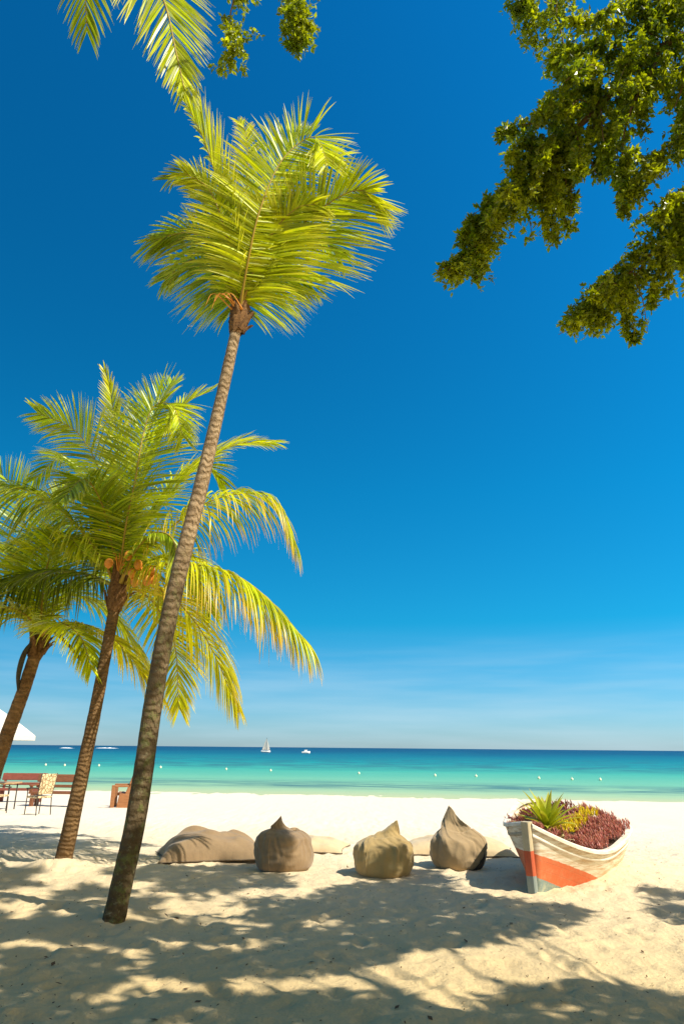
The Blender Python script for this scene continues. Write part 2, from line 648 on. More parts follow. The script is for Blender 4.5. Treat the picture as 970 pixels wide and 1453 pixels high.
M_FR = {
    'green': leafy('palm_leaf_green', (0.27, 0.38, 0.006), (0.44, 0.53, 0.008), (0.58, 0.58, 0.08), rough=0.38, spec=0.4, trans=0.38),
    'lime': leafy('palm_leaf_lime', (0.46, 0.56, 0.006), (0.64, 0.68, 0.008), (0.70, 0.66, 0.09), rough=0.38, spec=0.4, trans=0.38),
    'yellow': leafy('palm_leaf_yellow', (0.58, 0.62, 0.008), (0.74, 0.68, 0.010), (0.84, 0.66, 0.13), rough=0.38, spec=0.4, trans=0.38),
    'dark': leafy('palm_leaf_dark', (0.11, 0.18, 0.006), (0.20, 0.26, 0.008), (0.36, 0.38, 0.05), rough=0.38, spec=0.4, trans=0.34),
    'dry': leafy('palm_leaf_dry_tips', (0.40, 0.52, 0.008), (0.58, 0.56, 0.012), (0.80, 0.46, 0.07), rough=0.38, spec=0.4, trans=0.38),
}


def frond(root, ctrl, L=0.75, g=0.9, mat='green', n=74, vup=15, side=None, w=0.031, start=0.10, a0=72, a1=28, tipL=0.38, jit=1.0, stalk=0.026, twist=0, fold=(1, 1)):
    """one feather frond along a spine of 3-D points; fold scales the two leaflet sides"""
    L, n, g = L * 1.22, int(n * 1.55), g * 0.8
    P = spline(ctrl, 48)
    chord = P[-1] - P[0]
    S0 = Vector(side) if side is not None else chord.cross(Z)
    S0.normalize()
    mb = MB()
    verts, faces, uvs = [], [], []
    K = 6
    for sgn in (-1, 1):
        for i in range(n):
            t = start + (1 - start) * (i + random.uniform(-0.3, 0.3)) / (n - 1)
            t = min(max(t, 0.02), 1)
            x = t * 47
            k = min(int(x), 46)
            p = P[k].lerp(P[k + 1], x - k)
            T = (P[min(k + 2, 47)] - P[max(k - 1, 0)]).normalized()
            S = (S0 - T * S0.dot(T)).normalized()
            if twist:
                S = Quaternion(T, math.radians(twist) * t) @ S
            Nn = S.cross(T)
            tt = (t - start) / (1 - start)
            prof = min(1, 0.45 + tt * 2.6) if tt < 0.35 else 1 - (1 - tipL) * ((tt - 0.35) / 0.65) ** 1.6
            ln = L * prof * random.uniform(0.86, 1.06) * fold[0 if sgn < 0 else 1]
            an = math.radians(a0 + (a1 - a0) * tt + random.uniform(-5, 5) * jit)
            vu = math.radians(vup + random.uniform(-9, 9) * jit)
            d_ = T * math.cos(an) + (S * sgn * math.cos(vu) + Nn * math.sin(vu)) * math.sin(an)
            gg = g * random.uniform(0.75, 1.3)
            if random.random() < 0.05 * jit:
                gg *= 2.2
            q = p.copy()
            wd0 = Quaternion(d_, random.uniform(-0.95, 0.95)) @ (T - d_ * T.dot(d_)).normalized()
            o = len(verts)
            for s_ in range(K + 1):
                f_ = s_ / K
                wd = (wd0 - d_ * wd0.dot(d_)).normalized()
                ww = w * 0.5 * ((0.55 + 1.8 * f_) if f_ < 0.25 else 1 - ((f_ - 0.25) / 0.75) ** 2.2 * 0.93)
                verts += [q - wd * ww, q + wd * ww]
                uvs += [(tt, f_), (tt, f_)]
                d_ = (d_ - Z * gg * (0.35 + f_) / K).normalized()
                q = q + d_ * (ln / K)
            for s_ in range(K):
                faces.append((o + 2 * s_, o + 2 * s_ + 1, o + 2 * s_ + 3, o + 2 * s_ + 2))
    mb.add(verts, faces, uvs)
    fo = mb.build('frond', M_FR[mat], root, smooth=True)
    mb = MB()
    mb.tube(P, [stalk * (1 - 0.82 * (i / 47) ** 0.8) * (1.9 - 0.9 * min(1, i / 6)) for i in range(48)], 7)
    mb.build('stalk', M_STALK if mat != 'dark' else M_STALKG, fo)
    return fo


def palm(name, label, trunk, radii, mat, flare=1.0, rings=150, sheath=0.35, sheath_r=1.7):
    P = spline(trunk, rings)
    base = P[0]
    root = empty(name, base, label, 'palm tree')
    mb = MB()
    rows = []
    n = 22
    for i, p in enumerate(P):
        t = i / (rings - 1)
        T = (P[min(i + 1, rings - 1)] - P[max(i - 1, 0)]).normalized()
        e1 = (Vector((1, 0, 0)) - T * T.x).normalized()
        e2 = T.cross(e1)
        r = lerp_list(radii, t)
        r *= 1 + 0.010 * math.sin(i * 2.1 + 3 * mnoise.noise(Vector((i * 0.2, 0, 0)))) + 0.03 * mnoise.noise(Vector((0, 3.1, i * 0.31)))
        r *= 1 + (flare - 1) * math.exp(-t * 40)
        row = []
        for j in range(n):
            an = 2 * PI * j / n
            dv = e1 * math.cos(an) + e2 * math.sin(an)
            rr = r * (1 + 0.10 * math.exp(-t * 26) * math.sin(9 * an + 2 * math.sin(3 * an)) + 0.05 * mnoise.noise(Vector((math.cos(an) * 1.3, math.sin(an) * 1.3, t * 14))))
            row.append(p + dv * rr)
        rows.append(row)
    rows[0] = [q - Z * 0.25 for q in rows[0]]
    mb.grid(rows, closed=True)
    mb.build('trunk', mat, root)
    # woven brown fibre round the top of the trunk
    if sheath:
        top = P[-1]
        T = (P[-1] - P[-8]).normalized()
        e1 = (Vector((1, 0, 0)) - T * T.x).normalized()
        e2 = T.cross(e1)
        r0 = radii[-1]
        mb = MB()
        rows = []
        for i in range(14):
            t = i / 13
            row = []
            for j in range(40):
                an = 2 * PI * j / 40
                k = mnoise.noise(Vector((math.cos(an) * 2.5, math.sin(an) * 2.5, t * 5 + top.x))) + 0.6 * mnoise.noise(Vector((math.cos(an) * 7, math.sin(an) * 7, t * 9)))
                rr = r0 * (1.0 + (sheath_r - 1) * math.sin(min(1, t * 1.35 + 0.12) * PI * 0.62) + 0.26 * k)
                row.append(top + T * (sheath * (t * 1.25 - 0.55) + 0.05 * k) + (e1 * math.cos(an) + e2 * math.sin(an)) * rr)
            rows.append(row)
        mb.grid(rows, closed=True)
        mb.build('fibre_sheath', M_FIBRE, root)
        for j in range(9):                       # stubs of old frond bases
            an = 2 * PI * (j * 0.382 + random.uniform(-.04, .04))
            dv = e1 * math.cos(an) + e2 * math.sin(an)
            b0 = top + T * (sheath * random.uniform(-0.5, 0.45)) + dv * r0 * 1.15
            ln = random.uniform(0.18, 0.34)
            pts = [b0, b0 + T * ln * 0.5 + dv * 0.05, b0 + T * ln + dv * (0.10 + random.uniform(0, .08))]
            sb = MB()
            sd_ = T.cross(dv)
            rws = []
            for q, wd in zip(spline(pts, 7), (0.10, 0.09, 0.075, 0.06, 0.045, 0.03, 0.008)):
                rws.append([q - sd_ * wd, q - dv * -0.012 - sd_ * wd * 0.4, q + dv * 0.03, q + dv * 0.012 + sd_ * wd * 0.4, q + sd_ * wd, q - dv * 0.015])
            sb.grid(rws, closed=True)
            sb.build('frond_stub', M_FIBRE, root)
    return root, P[-1]


def fr(root, y0, pts, **kw):
    """frond from pixel-and-depth points: (px, py, dy) with dy added to the palm's depth y0"""
    return frond(root, [at(px, py, y0 + dy) for px, py, dy in pts], **kw)


# --- the tall leaning palm in front
Y1 = 8.3
b1 = ground(160, 1310)
p1, top1 = palm('coconut_palm', 'tall coconut palm with mossy leaning trunk, crown highest against open sky',
                [Vector((b1.x, b1.y, -0.05)), at(195, 1150, 7.95), at(222, 970, 8.0), at(250, 830, 8.05), at(285, 690, 8.15), at(315, 560, 8.2), at(338, 455, Y1)],
                [0.112, 0.106, 0.103, 0.100, 0.092, 0.078, 0.074], M_T1, flare=1.12, sheath=0.42, sheath_r=1.75)
S1 = (1, 0, 0)
# behind
fr(p1, Y1, [(338, 450, 0), (345, 330, 0.8), (352, 240, 1.3), (348, 185, 1.6), (338, 172, 1.75)], mat='yellow', L=0.5, g=0.7, vup=25, side=S1)
fr(p1, Y1, [(338, 450, 0), (372, 330, 1.0), (395, 240, 1.7), (415, 200, 2.3), (440, 190, 2.8)], mat='green', L=0.85, g=-0.1, vup=55, side=S1)
fr(p1, Y1, [(338, 450, 0), (375, 320, 0.5), (430, 250, 0.9), (470, 225, 1.1), (492, 250, 1.2)], mat='lime', L=0.8, g=0.7, vup=20)
fr(p1, Y1, [(338, 450, 0), (328, 340, 0.7), (300, 270, 1.2), (272, 245, 1.5), (240, 255, 1.7)], mat='dark', L=0.75, g=0.6, vup=15)
# left
fr(p1, Y1, [(338, 450, 0), (330, 360, -0.1), (312, 270, -0.15), (288, 195, -0.2), (258, 134, -0.2)], mat='lime', L=0.78, g=0.55, vup=15, a0=62, a1=18, tipL=0.5)
fr(p1, Y1, [(338, 450, 0), (326, 390, 0.2), (300, 345, 0.35), (265, 330, 0.5), (222, 340, 0.6)], mat='green', L=1.0, g=0.7, vup=5, a1=14, side=(-0.5, 0.3, -0.8), fold=(0.8, 1.1))
fr(p1, Y1, [(338, 450, 0), (332, 385, -0.15), (318, 322, -0.3), (296, 268, -0.4), (262, 246, -0.45)], mat='lime', L=0.62, g=0.5, vup=8, side=(-0.7, 0.2, -0.5))
fr(p1, Y1, [(338, 450, 0), (322, 405, 0.5), (296, 375, 0.8), (268, 370, 1.0), (236, 395, 1.2)], mat='green', L=0.85, g=0.7, vup=0, side=(-0.5, 0.3, -0.8))
# right
fr(p1, Y1, [(338, 450, 0), (372, 385, -0.1), (430, 318, -0.25), (480, 280, -0.4), (512, 270, -0.45), (534, 284, -0.5)], mat='lime', L=1.06, g=0.45, vup=6, side=(0.62, 0.25, -0.74), a0=74, a1=26, n=84, fold=(0.72, 1.12))
fr(p1, Y1, [(338, 450, 0), (365, 395, 0.3), (405, 350, 0.6), (450, 338, 0.9), (480, 362, 1.1)], mat='green', L=0.9, g=0.9, vup=5)
fr(p1, Y1, [(338, 450, 0), (358, 390, -0.15), (386, 332, -0.3), (420, 296, -0.4), (448, 290, -0.45)], mat='lime', L=0.74, g=0.6, vup=6, side=(0.6, 0.2, -0.74), fold=(0.7, 1.1))
fr(p1, Y1, [(338, 450, 0), (355, 410, 0.5), (378, 388, 0.9), (405, 390, 1.2), (440, 400, 1.4)], mat='green', side=(0.6, 0.2, -0.74), L=0.95, g=0.8, vup=0)
# the big one facing us
fr(p1, Y1, [(338, 450, 0), (352, 370, -0.35), (368, 300, -0.5), (395, 235, -0.5), (426, 202, -0.45), (450, 196, -0.5), (464, 232, -0.6)],
   mat='lime', L=0.88, g=0.55, vup=-10, side=(1, 0.25, 0.25), stalk=0.020, n=88, a0=80, a1=34)
# flower sprays
for k in range(5):
    sp = MB()
    q0 = top1 + Vector((random.uniform(-.08, .08), -0.12, 0.1))
    sp.tube(spline([q0, q0 + Vector((-0.1 - 0.05 * k, -0.12, 0.18)), q0 + Vector((-0.2 - 0.05 * k, -0.15, 0.12 - 0.06 * k))], 12), [0.012 * (1 - i / 14) for i in range(12)], 5)
    sp.build('flower_spray', M_NUT, p1)

# --- the middle palm with coconuts
Y2 = 11.3
b2 = ground(88, 1230)
p2, top2 = palm('coconut_palm', 'shorter coconut palm with orange coconuts, brown trunk rising from a small sand mound',
                [Vector((b2.x, b2.y, -0.03)), at(112, 1120, 11.15), at(134, 1015, 11.2), at(150, 930, 11.25), at(166, 845, Y2)],
                [0.125, 0.108, 0.098, 0.090, 0.090], M_T2, flare=1.25, rings=110, sheath=0.5, sheath_r=1.75)
# behind
fr(p2, Y2, [(168, 835, 0), (172, 700, 0.7), (165, 610, 1.1), (155, 545, 1.3), (150, 528, 1.3)], mat='yellow', L=0.6, g=0.3, vup=30, side=S1, a1=15)
fr(p2, Y2, [(168, 835, 0), (190, 700, 1.0), (215, 600, 1.6), (235, 555, 2.2), (250, 545, 2.8)], mat='green', L=0.9, g=0.1, vup=45, side=S1)
fr(p2, Y2, [(168, 835, 0), (190, 720, 0.3), (225, 630, 0.6), (262, 575, 0.8), (295, 556, 0.9)], mat='lime', L=0.8, g=0.4, vup=20)
fr(p2, Y2, [(168, 835, 0), (205, 740, 0.5), (250, 680, 0.9), (290, 660, 1.2), (320, 690, 1.4)], mat='lime', L=0.9, g=0.8, vup=10)
fr(p2, Y2, [(168, 835, 0), (215, 735, 0.4), (270, 672, 0.7), (330, 632, 0.9), (386, 628, 1.0)], mat='lime', L=0.8, g=0.8, vup=8, a1=20)
fr(p2, Y2, [(168, 835, 0), (150, 740, 0.6), (120, 670, 1.0), (85, 650, 1.4), (50, 680, 1.7)], mat='green', L=0.85, g=0.8, vup=8)
fr(p2, Y2, [(168, 835, 0), (158, 740, 0.2), (140, 665, 0.3), (108, 612, 0.4), (54, 586, 0.5)], mat='lime', L=1.0, g=0.5, vup=6, side=(-0.6, 0.3, -0.7), a1=22)
fr(p2, Y2, [(168, 835, 0), (155, 750, -0.3), (138, 700, -0.7), (118, 680, -1.1), (92, 705, -1.6)], mat='green', L=0.8, g=0.8, vup=5)
# right
fr(p2, Y2, [(168, 835, 0), (225, 765, 0.0), (290, 715, -0.05), (350, 700, -0.1), (388, 712, -0.15), (416, 764, -0.2)], mat='dry', L=1.15, g=3.2, vup=5, a1=30, tipL=0.5)
fr(p2, Y2, [(168, 835, 0), (215, 805, -0.2), (265, 800, -0.4), (325, 812, -0.55), (375, 845, -0.7), (432, 908, -0.8)], mat='dry', L=1.25, g=3.6, vup=5, a1=30, n=88, tipL=0.5)
fr(p2, Y2, [(168, 835, 0), (205, 830, 0.5), (250, 852, 0.9), (295, 910, 1.2), (334, 998, 1.4)], mat='yellow', L=1.1, g=1.8, vup=5)
fr(p2, Y2, [(168, 835, 0), (195, 838, 0.8), (222, 860, 1.5), (248, 915, 2.1), (254, 1005, 2.4)], mat='yellow', L=0.9, g=0.9, vup=5, side=S1)
fr(p2, Y2, [(168, 835, 0), (200, 800, 0.6), (245, 790, 1.2), (280, 820, 1.6), (300, 870, 1.9)], mat='lime', L=0.9, g=1.2, vup=5)
# left
fr(p2, Y2, [(168, 835, 0), (128, 768, -0.2), (75, 715, -0.45), (15, 690, -0.7), (-50, 700, -1.0), (-100, 760, -1.2)], mat='green', L=1.2, g=2.8, vup=0, n=84)
fr(p2, Y2, [(168, 835, 0), (125, 815, 0.1), (70, 812, 0.2), (10, 830, 0.3), (-60, 880, 0.4)], mat='dark', L=1.05, g=2.6, vup=0)
fr(p2, Y2, [(168, 835, 0), (140, 790, 0.5), (105, 760, 1.0), (60, 760, 1.5), (10, 800, 2.0)], mat='green', L=1.05, g=2.0, vup=0)
# front
fr(p2, Y2, [(168, 835, 0), (178, 750, -0.4), (192, 680, -0.5), (205, 610, -0.35), (220, 575, -0.2), (246, 577, -0.3), (260, 620, -0.45)],
   mat='lime', L=0.95, g=0.65, vup=-5, side=(1, 0.2, 0.1), stalk=0.022, n=90, a0=80)
fr(p2, Y2, [(168, 835, 0), (190, 785, -0.6), (218, 757, -1.0), (245, 765, -1.3), (250, 815, -1.5), (236, 880, -1.6)], mat='green', L=0.40, g=1.4, vup=-30, a0=45, a1=15)
for k, (dx, dy, dz) in enumerate(((0.20, -0.26, 0.13), (0.34, -0.2, 0.16), (0.44, -0.1, 0.22), (0.29, -0.28, 0.27), (0.42, -0.16, 0.05), (0.24, -0.22, 0.00), (0.50, -0.05, 0.10), (-0.2, -0.25, 0.3), (0.12, -0.3, 0.42))):
    nb = MB()
    c0 = at(168, 835, Y2) + Vector((dx + 0.17, dy - 0.27, dz))
    r0 = random.uniform(0.07, 0.09)
    rows = []
    for i in range(11):
        t = i / 10
        rr = r0 * math.sin(PI * t) ** 0.62 * (1 - 0.12 * t)
        rows.append([c0 + Vector((rr * math.cos(a_ * PI / 7) * (1 + 0.06 * math.cos(3 * a_ * PI / 7)), rr * math.sin(a_ * PI / 7), r0 * 1.25 * (0.5 - t) * 2)) for a_ in range(14)])
    nb.grid(rows, closed=True)
    nb.build('coconut', M_NUT, p2)
for k in range(7):
    sp = MB()
    q0 = at(170, 825, Y2) + Vector((0, -0.12, 0.12))
    e = Vector((random.uniform(-0.45, 0.5), random.uniform(-0.3, -0.1), random.uniform(0.05, 0.4)))
    sp.tube(spline([q0, q0 + e * 0.6 + Z * 0.1, q0 + e], 12), [0.016 * (1 - i / 14) for i in range(12)], 5)
    sp.build('flower_spray', M_NUT, p2)

# --- the left palm behind
Y3 = 12.5
p3, top3 = palm('coconut_palm', 'low coconut palm at the left edge with scarred trunk in front of the parasol',
                [at(-42, 1215, 12.2), at(-22, 1140, 12.25), at(8, 1050, 12.35), at(32, 985, 12.4), at(55, 915, Y3)],
                [0.15, 0.135, 0.122, 0.112, 0.105], M_T3, flare=1.2, rings=110, sheath=0.45, sheath_r=1.5)
fr(p3, Y3, [(57, 905, 0), (48, 800, 0.7), (28, 720, 1.2), (10, 680, 1.6), (-20, 665, 2.0)], mat='green', L=0.95, g=0.0, vup=40, side=S1)
fr(p3, Y3, [(57, 905, 0), (70, 800, 0.5), (78, 730, 0.8), (86, 700, 1.0), (98, 690, 1.2)], mat='lime', L=0.7, g=0.2, vup=30, side=S1)
fr(p3, Y3, [(57, 905, 0), (75, 860, 0.2), (110, 845, 0.4), (160, 870, 0.6), (215, 950, 0.8)], mat='lime', L=0.9, g=1.2, vup=5)
fr(p3, Y3, [(57, 905, 0), (85, 885, -0.1), (125, 888, -0.2), (170, 915, -0.3), (225, 985, -0.35)], mat='yellow', L=0.85, g=1.2, vup=5)
fr(p3, Y3, [(57, 905, 0), (95, 840, 0.8), (150, 815, 1.3), (205, 835, 1.7), (250, 900, 2.0)], mat='lime', L=0.95, g=1.3, vup=5)
fr(p3, Y3, [(57, 905, 0), (70, 890, -0.5), (90, 885, -0.9), (115, 905, -1.2), (130, 950, -1.4)], mat='lime', L=0.7, g=1.2, vup=5)
fr(p3, Y3, [(57, 905, 0), (35, 850, 0.0), (0, 822, 0), (-50, 815, 0), (-110, 850, 0)], mat='yellow', L=0.9, g=1.2, vup=5)
fr(p3, Y3, [(57, 905, 0), (40, 875, -0.3), (10, 862, -0.6), (-30, 875, -0.9), (-70, 920, -1.1)], mat='lime', L=0.9, g=1.3, vup=5)
fr(p3, Y3, [(57, 905, 0), (62, 830, -0.4), (75, 780, -0.8), (95, 760, -1.2), (118, 785, -1.6)], mat='lime', L=0.85, g=0.9, vup=5)
fr(p3, Y3, [(57, 905, 0), (40, 830, 0.4), (12, 780, 0.6), (-30, 760, 0.9), (-80, 780, 1.1)], mat='lime', L=0.9, g=1.1, vup=5)
sp = MB()
pts = spline([at(52, 905, Y3 - 0.15), at(36, 925, Y3 - 0.2), at(27, 955, Y3 - 0.2), at(26, 980, Y3 - 0.2)], 14)
sp.tube(pts, [0.018 + 0.03 * math.sin(PI * i / 13) for i in range(14)], 6)
sp.build('flower_bract', basic('bract_dark', (0.08, 0.07, 0.05), None, 0.8), p3)
sp = MB()
sp.tube(spline([at(82, 900, Y3 - 0.2), at(100, 918, Y3 - 0.3), at(115, 936, Y3 - 0.35)], 6), [0.03, 0.032, 0.03, 0.028, 0.03, 0.036], 7)
sp.build('frond_stub', M_FIBRE, p3)

# --- the palm whose single frond hangs in at the top
t4 = at(60, -250, 5.0)
p4, top4 = palm('coconut_palm', 'palm at top left with one hanging frond of long leaflets in view',
                [Vector((-5.2, 3.6, -0.05)), Vector((-4.6, 4.0, 4)), Vector((-4.0, 4.6, 8.5)), t4], [0.18, 0.15, 0.13, 0.11], M_T2, flare=1.3, sheath=0.4)
fr(p4, 5.0, [(60, -245, 0), (120, -190, -0.1), (190, -85, -0.2), (232, 0, -0.2), (249, 70, -0.25), (262, 128, -0.3)], mat='lime', w=0.024, L=0.80, g=0.35, vup=8, side=(1, 0.2, -0.3), n=104, a0=60, a1=20, tipL=0.32)
for an in (100, 150, 200, 245, 290):
    a_ = math.radians(an)
    dv = Vector((math.cos(a_), math.sin(a_), 0))
    frond(p4, [t4, t4 + dv * 0.8 + Z * 0.9, t4 + dv * 1.8 + Z * 1.1, t4 + dv * 2.8 + Z * 0.4], mat='green', L=0.85, g=1.0, n=50)

# ------------------------------------------------------------------ shade tree (upper right, its canopy spreads overhead)
M_BARK = basic('tree_bark', (0.26, 0.16, 0.07), (0.11, 0.065, 0.03), 0.9, 5, (1, 1, 0.3), 0.6, 0.03)
M_LEAF = leafy('tree_leaf', (0.13, 0.21, 0.006), (0.36, 0.43, 0.010), None, rough=0.33, trans=0.5, scale=3.0, spec=0.6, tcol=(1.7, 1.5, 0.5))
TB = Vector((8.2, -3.4, 0.0))
tree = empty('shade_tree', TB, 'dense small-leaved tree reaching in from the upper right with drooping leafy branches', 'tree')
tmb = MB()
tp = spline([TB - Z * 0.3, TB + Vector((-0.1, 0.1, 1.5)), TB + Vector((-0.5, 0.4, 3.2)), TB + Vector((-1.0, 0.8, 4.8))], 26)
tmb.tube(tp, [0.62 * (1.5 - 0.5 * min(1, i / 5)) * (1 - 0.25 * i / 25) for i in range(26)], 18)
tmb.build('trunk', M_BARK, tree)
FORK = tp[-1]


def limb(pts, r0, r1, n=30, name='branch'):
    mb_ = MB()
    P = spline(pts, n)
    P = [p + Vector((mnoise.noise(p * 1.3), mnoise.noise(p * 1.3 + Vector((9, 0, 0))), mnoise.noise(p * 1.3 + Vector((0, 9, 0))))) * 0.10 * min(1, i / 4) for i, p in enumerate(P)]
    mb_.tube(P, [r0 + (r1 - r0) * (i / (n - 1)) ** 0.7 for i in range(n)], 8)
    mb_.build(name, M_BARK, tree)
    return P


VIS = []


def leaf(acc, p, d_, size):
    """a pointed, slightly folded blade"""
    s_ = d_.cross(Vector((random.gauss(0, 1), random.gauss(0, 1), random.gauss(0, 1))))
    if s_.length < 1e-3:
        return
    s_.normalize()
    n_ = s_.cross(d_)
    w = size * 0.26
    v_, f_ = acc
    o = len(v_)
    v_ += [p, p + d_ * size * 0.45 - s_ * w + n_ * size * 0.07, p + d_ * size, p + d_ * size * 0.45 + s_ * w + n_ * size * 0.07]
    f_.append((o, o + 1, o + 2, o + 3))


def rnd_dir():
    v_ = Vector((random.gauss(0, 1), random.gauss(0, 1), random.gauss(0, 1)))
    return v_.normalized()


def clump(acc, c, r, n, size, hang=0.5):
    """a spray: leaves gathered along a few short drooping twigs"""
    k = max(3, n // 9)
    for _ in range(k):
        d0 = rnd_dir()
        d0 = (d0 - Z * hang * random.uniform(0.2, 1.4)).normalized()
        st = c + rnd_dir() * r * random.uniform(0, 0.5)
        ln = r * random.uniform(0.5, 1.1)
        for i in range(n // k):
            f_ = random.random()
            p = st + d0 * ln * f_ - Z * 0.3 * ln * f_ * f_
            ld = (d0 * 0.6 + rnd_dir() * 0.8 - Z * 0.25).normalized()
            leaf(acc, p, ld, size * random.uniform(0.55, 1.45))


def foliage(path, rad, per_m, leaves=60, size=0.044, seed=0, r_c=0.12, off=None):
    acc = ([], [])
    P = spline(path, 60)
    L = sum((b - a).length for a, b in zip(P, P[1:]))
    for _ in range(int(per_m * L)):
        t = random.random()
        p = P[int(t * 59)]
        R = lerp_list(rad, t)
        q = p + rnd_dir() * R * random.uniform(0.0, 1.0) ** 0.6
        nz = mnoise.noise(q * 2.1 + Vector((seed, 0, 0)))
        if nz < -0.22 and (q - p).length > R * 0.35:
            continue
        VIS.append(q)
        clump(acc, q, r_c * random.uniform(0.6, 1.2), leaves, size)
    mb_ = MB()
    mb_.add(acc[0], acc[1])
    mb_.build('foliage', M_LEAF, tree, smooth=False)


def sprays(path, rad, count, seed):
    """side twigs that leave the bough, droop and taper to a few leaves"""
    P = spline(path, 60)
    for i in range(count):
        t = (i + random.random()) / count
        p = P[int(t * 59)]
        T = (P[min(int(t * 59) + 2, 59)] - P[max(int(t * 59) - 2, 0)]).normalized()
        R = lerp_list(rad, t)
        d0 = rnd_dir()
        d0 = (d0 - T * d0.dot(T)).normalized()
        d0 = (d0 + T * 0.7 - Z * 0.25).normalized()
        ln = R * random.uniform(0.9, 1.65) + 0.08
        q1 = p + d0 * ln * 0.6
        q2 = p + d0 * ln - Z * ln * random.uniform(0.15, 0.45)
        limb([p, q1, q2], 0.009, 0.002, 9, 'twig')
        foliage([p + d0 * R * 0.4, q1, q2], [0.13, 0.09, 0.02], 72, leaves=26, size=0.046, seed=seed + i, r_c=0.075)


YB = 4.6
# main bough
lead = [FORK, FORK + Vector((-0.8, 1.6, 1.6)), at(1180, -40, 3.6)]
B1 = [at(1060, 5, 4.1), at(945, 62, 4.35), at(850, 135, 4.6), at(775, 215, 4.8), at(715, 305, 4.95), at(672, 355, 5.05), at(640, 383, 5.1)]
limb(lead + B1, 0.20, 0.006, 60)
foliage(B1[:2] + B1[1:4], [0.42, 0.52, 0.47, 0.42, 0.32], 62, seed=1)
sprays(B1[:2] + B1[1:4], [0.45, 0.58, 0.54, 0.48, 0.38], 30, 30)
foliage(B1[3:], [0.28, 0.24, 0.17, 0.10, 0.04], 52, seed=2)
sprays(B1[3:], [0.32, 0.28, 0.21, 0.12, 0.04], 22, 70)
# filling below the bough
for sub, rad, pm in (
    ([at(930, 90, 4.3), at(900, 160, 4.4), at(885, 230, 4.5), at(893, 278, 4.5)], [0.40, 0.36, 0.16, 0.06], 90),
    ([at(850, 140, 4.6), at(830, 200, 4.7), at(845, 245, 4.7)], [0.35, 0.24, 0.10], 90),
    ([at(775, 210, 4.8), at(785, 265, 4.8), at(785, 298, 4.8)], [0.20, 0.13, 0.05], 80),
    ([at(690, 330, 5.0), at(680, 365, 5.0), at(672, 396, 5.0)], [0.14, 0.11, 0.05], 70),
    ([at(985, 60, 4.2), at(975, 120, 4.25), at(960, 165, 4.3)], [0.40, 0.30, 0.16], 90),
    ([at(1000, 150, 4.2), at(965, 200, 4.3), at(930, 228, 4.35), at(915, 250, 4.4)], [0.22, 0.13, 0.11, 0.08], 80),
    ([at(775, -40, 4.5), at(785, 10, 4.55), at(793, 55, 4.6), at(790, 100, 4.65)], [0.44, 0.36, 0.24, 0.12], 95),
    ([at(735, -30, 4.5), at(742, 5, 4.55), at(755, 60, 4.6)], [0.12, 0.10, 0.08], 70),
    ([at(960, -20, 4.2), at(945, 10, 4.25), at(940, 40, 4.3)], [0.22, 0.16, 0.16], 80),
):
    limb([sub[0]] + sub[1:], 0.018, 0.004, 14, 'twig')
    foliage(sub, rad, pm * 0.62, seed=random.randint(0, 99))
limb([FORK, FORK + Vector((-1.2, 2.0, 3.0)), at(900, -160, 4.0), at(800, -60, 4.5), at(790, 40, 4.6)], 0.14, 0.006, 40)
# lower bough
B2 = [at(1080, 235, 4.6), at(985, 300, 4.9), at(925, 358, 5.05), at(868, 418, 5.2), at(822, 464, 5.3)]
limb([FORK, FORK + Vector((-0.5, 2.4, 0.6)), at(1300, 150, 3.9)] + B2, 0.15, 0.005, 60)
foliage(B2, [0.31, 0.30, 0.28, 0.26, 0.12], 75, seed=5)
sprays(B2, [0.33, 0.33, 0.30, 0.24, 0.08], 24, 110)
sub = [at(1000, 330, 4.8), at(985, 370, 4.85), at(968, 392, 4.9)]
limb(sub, 0.012, 0.004, 12, 'twig')
foliage(sub, [0.22, 0.15, 0.07], 90, seed=8)
# sprigs hanging into the top of the frame
S_1 = [at(345, -90, 4.2), at(338, -20, 4.25), at(325, 25, 4.3), at(333, 62, 4.3), at(318, 92, 4.3)]
S_2 = [at(425, -90, 4.2), at(424, -20, 4.25), at(422, 25, 4.3), at(419, 62, 4.3)]
limb([FORK, FORK + Vector((-2.5, 1.5, 5.0)), Vector((2.0, 1.2, 11.0)), at(640, -420, 3.6), at(430, -200, 4.0)] + S_2, 0.16, 0.004, 60)
limb([at(430, -200, 4.0)] + S_1, 0.02, 0.003, 30, 'twig')
foliage(S_1[1:], [0.15, 0.12, 0.17, 0.05], 55, leaves=40, seed=3, r_c=0.10)
foliage(S_2[1:], [0.22, 0.18, 0.15, 0.05], 80, leaves=55, seed=4, r_c=0.10)

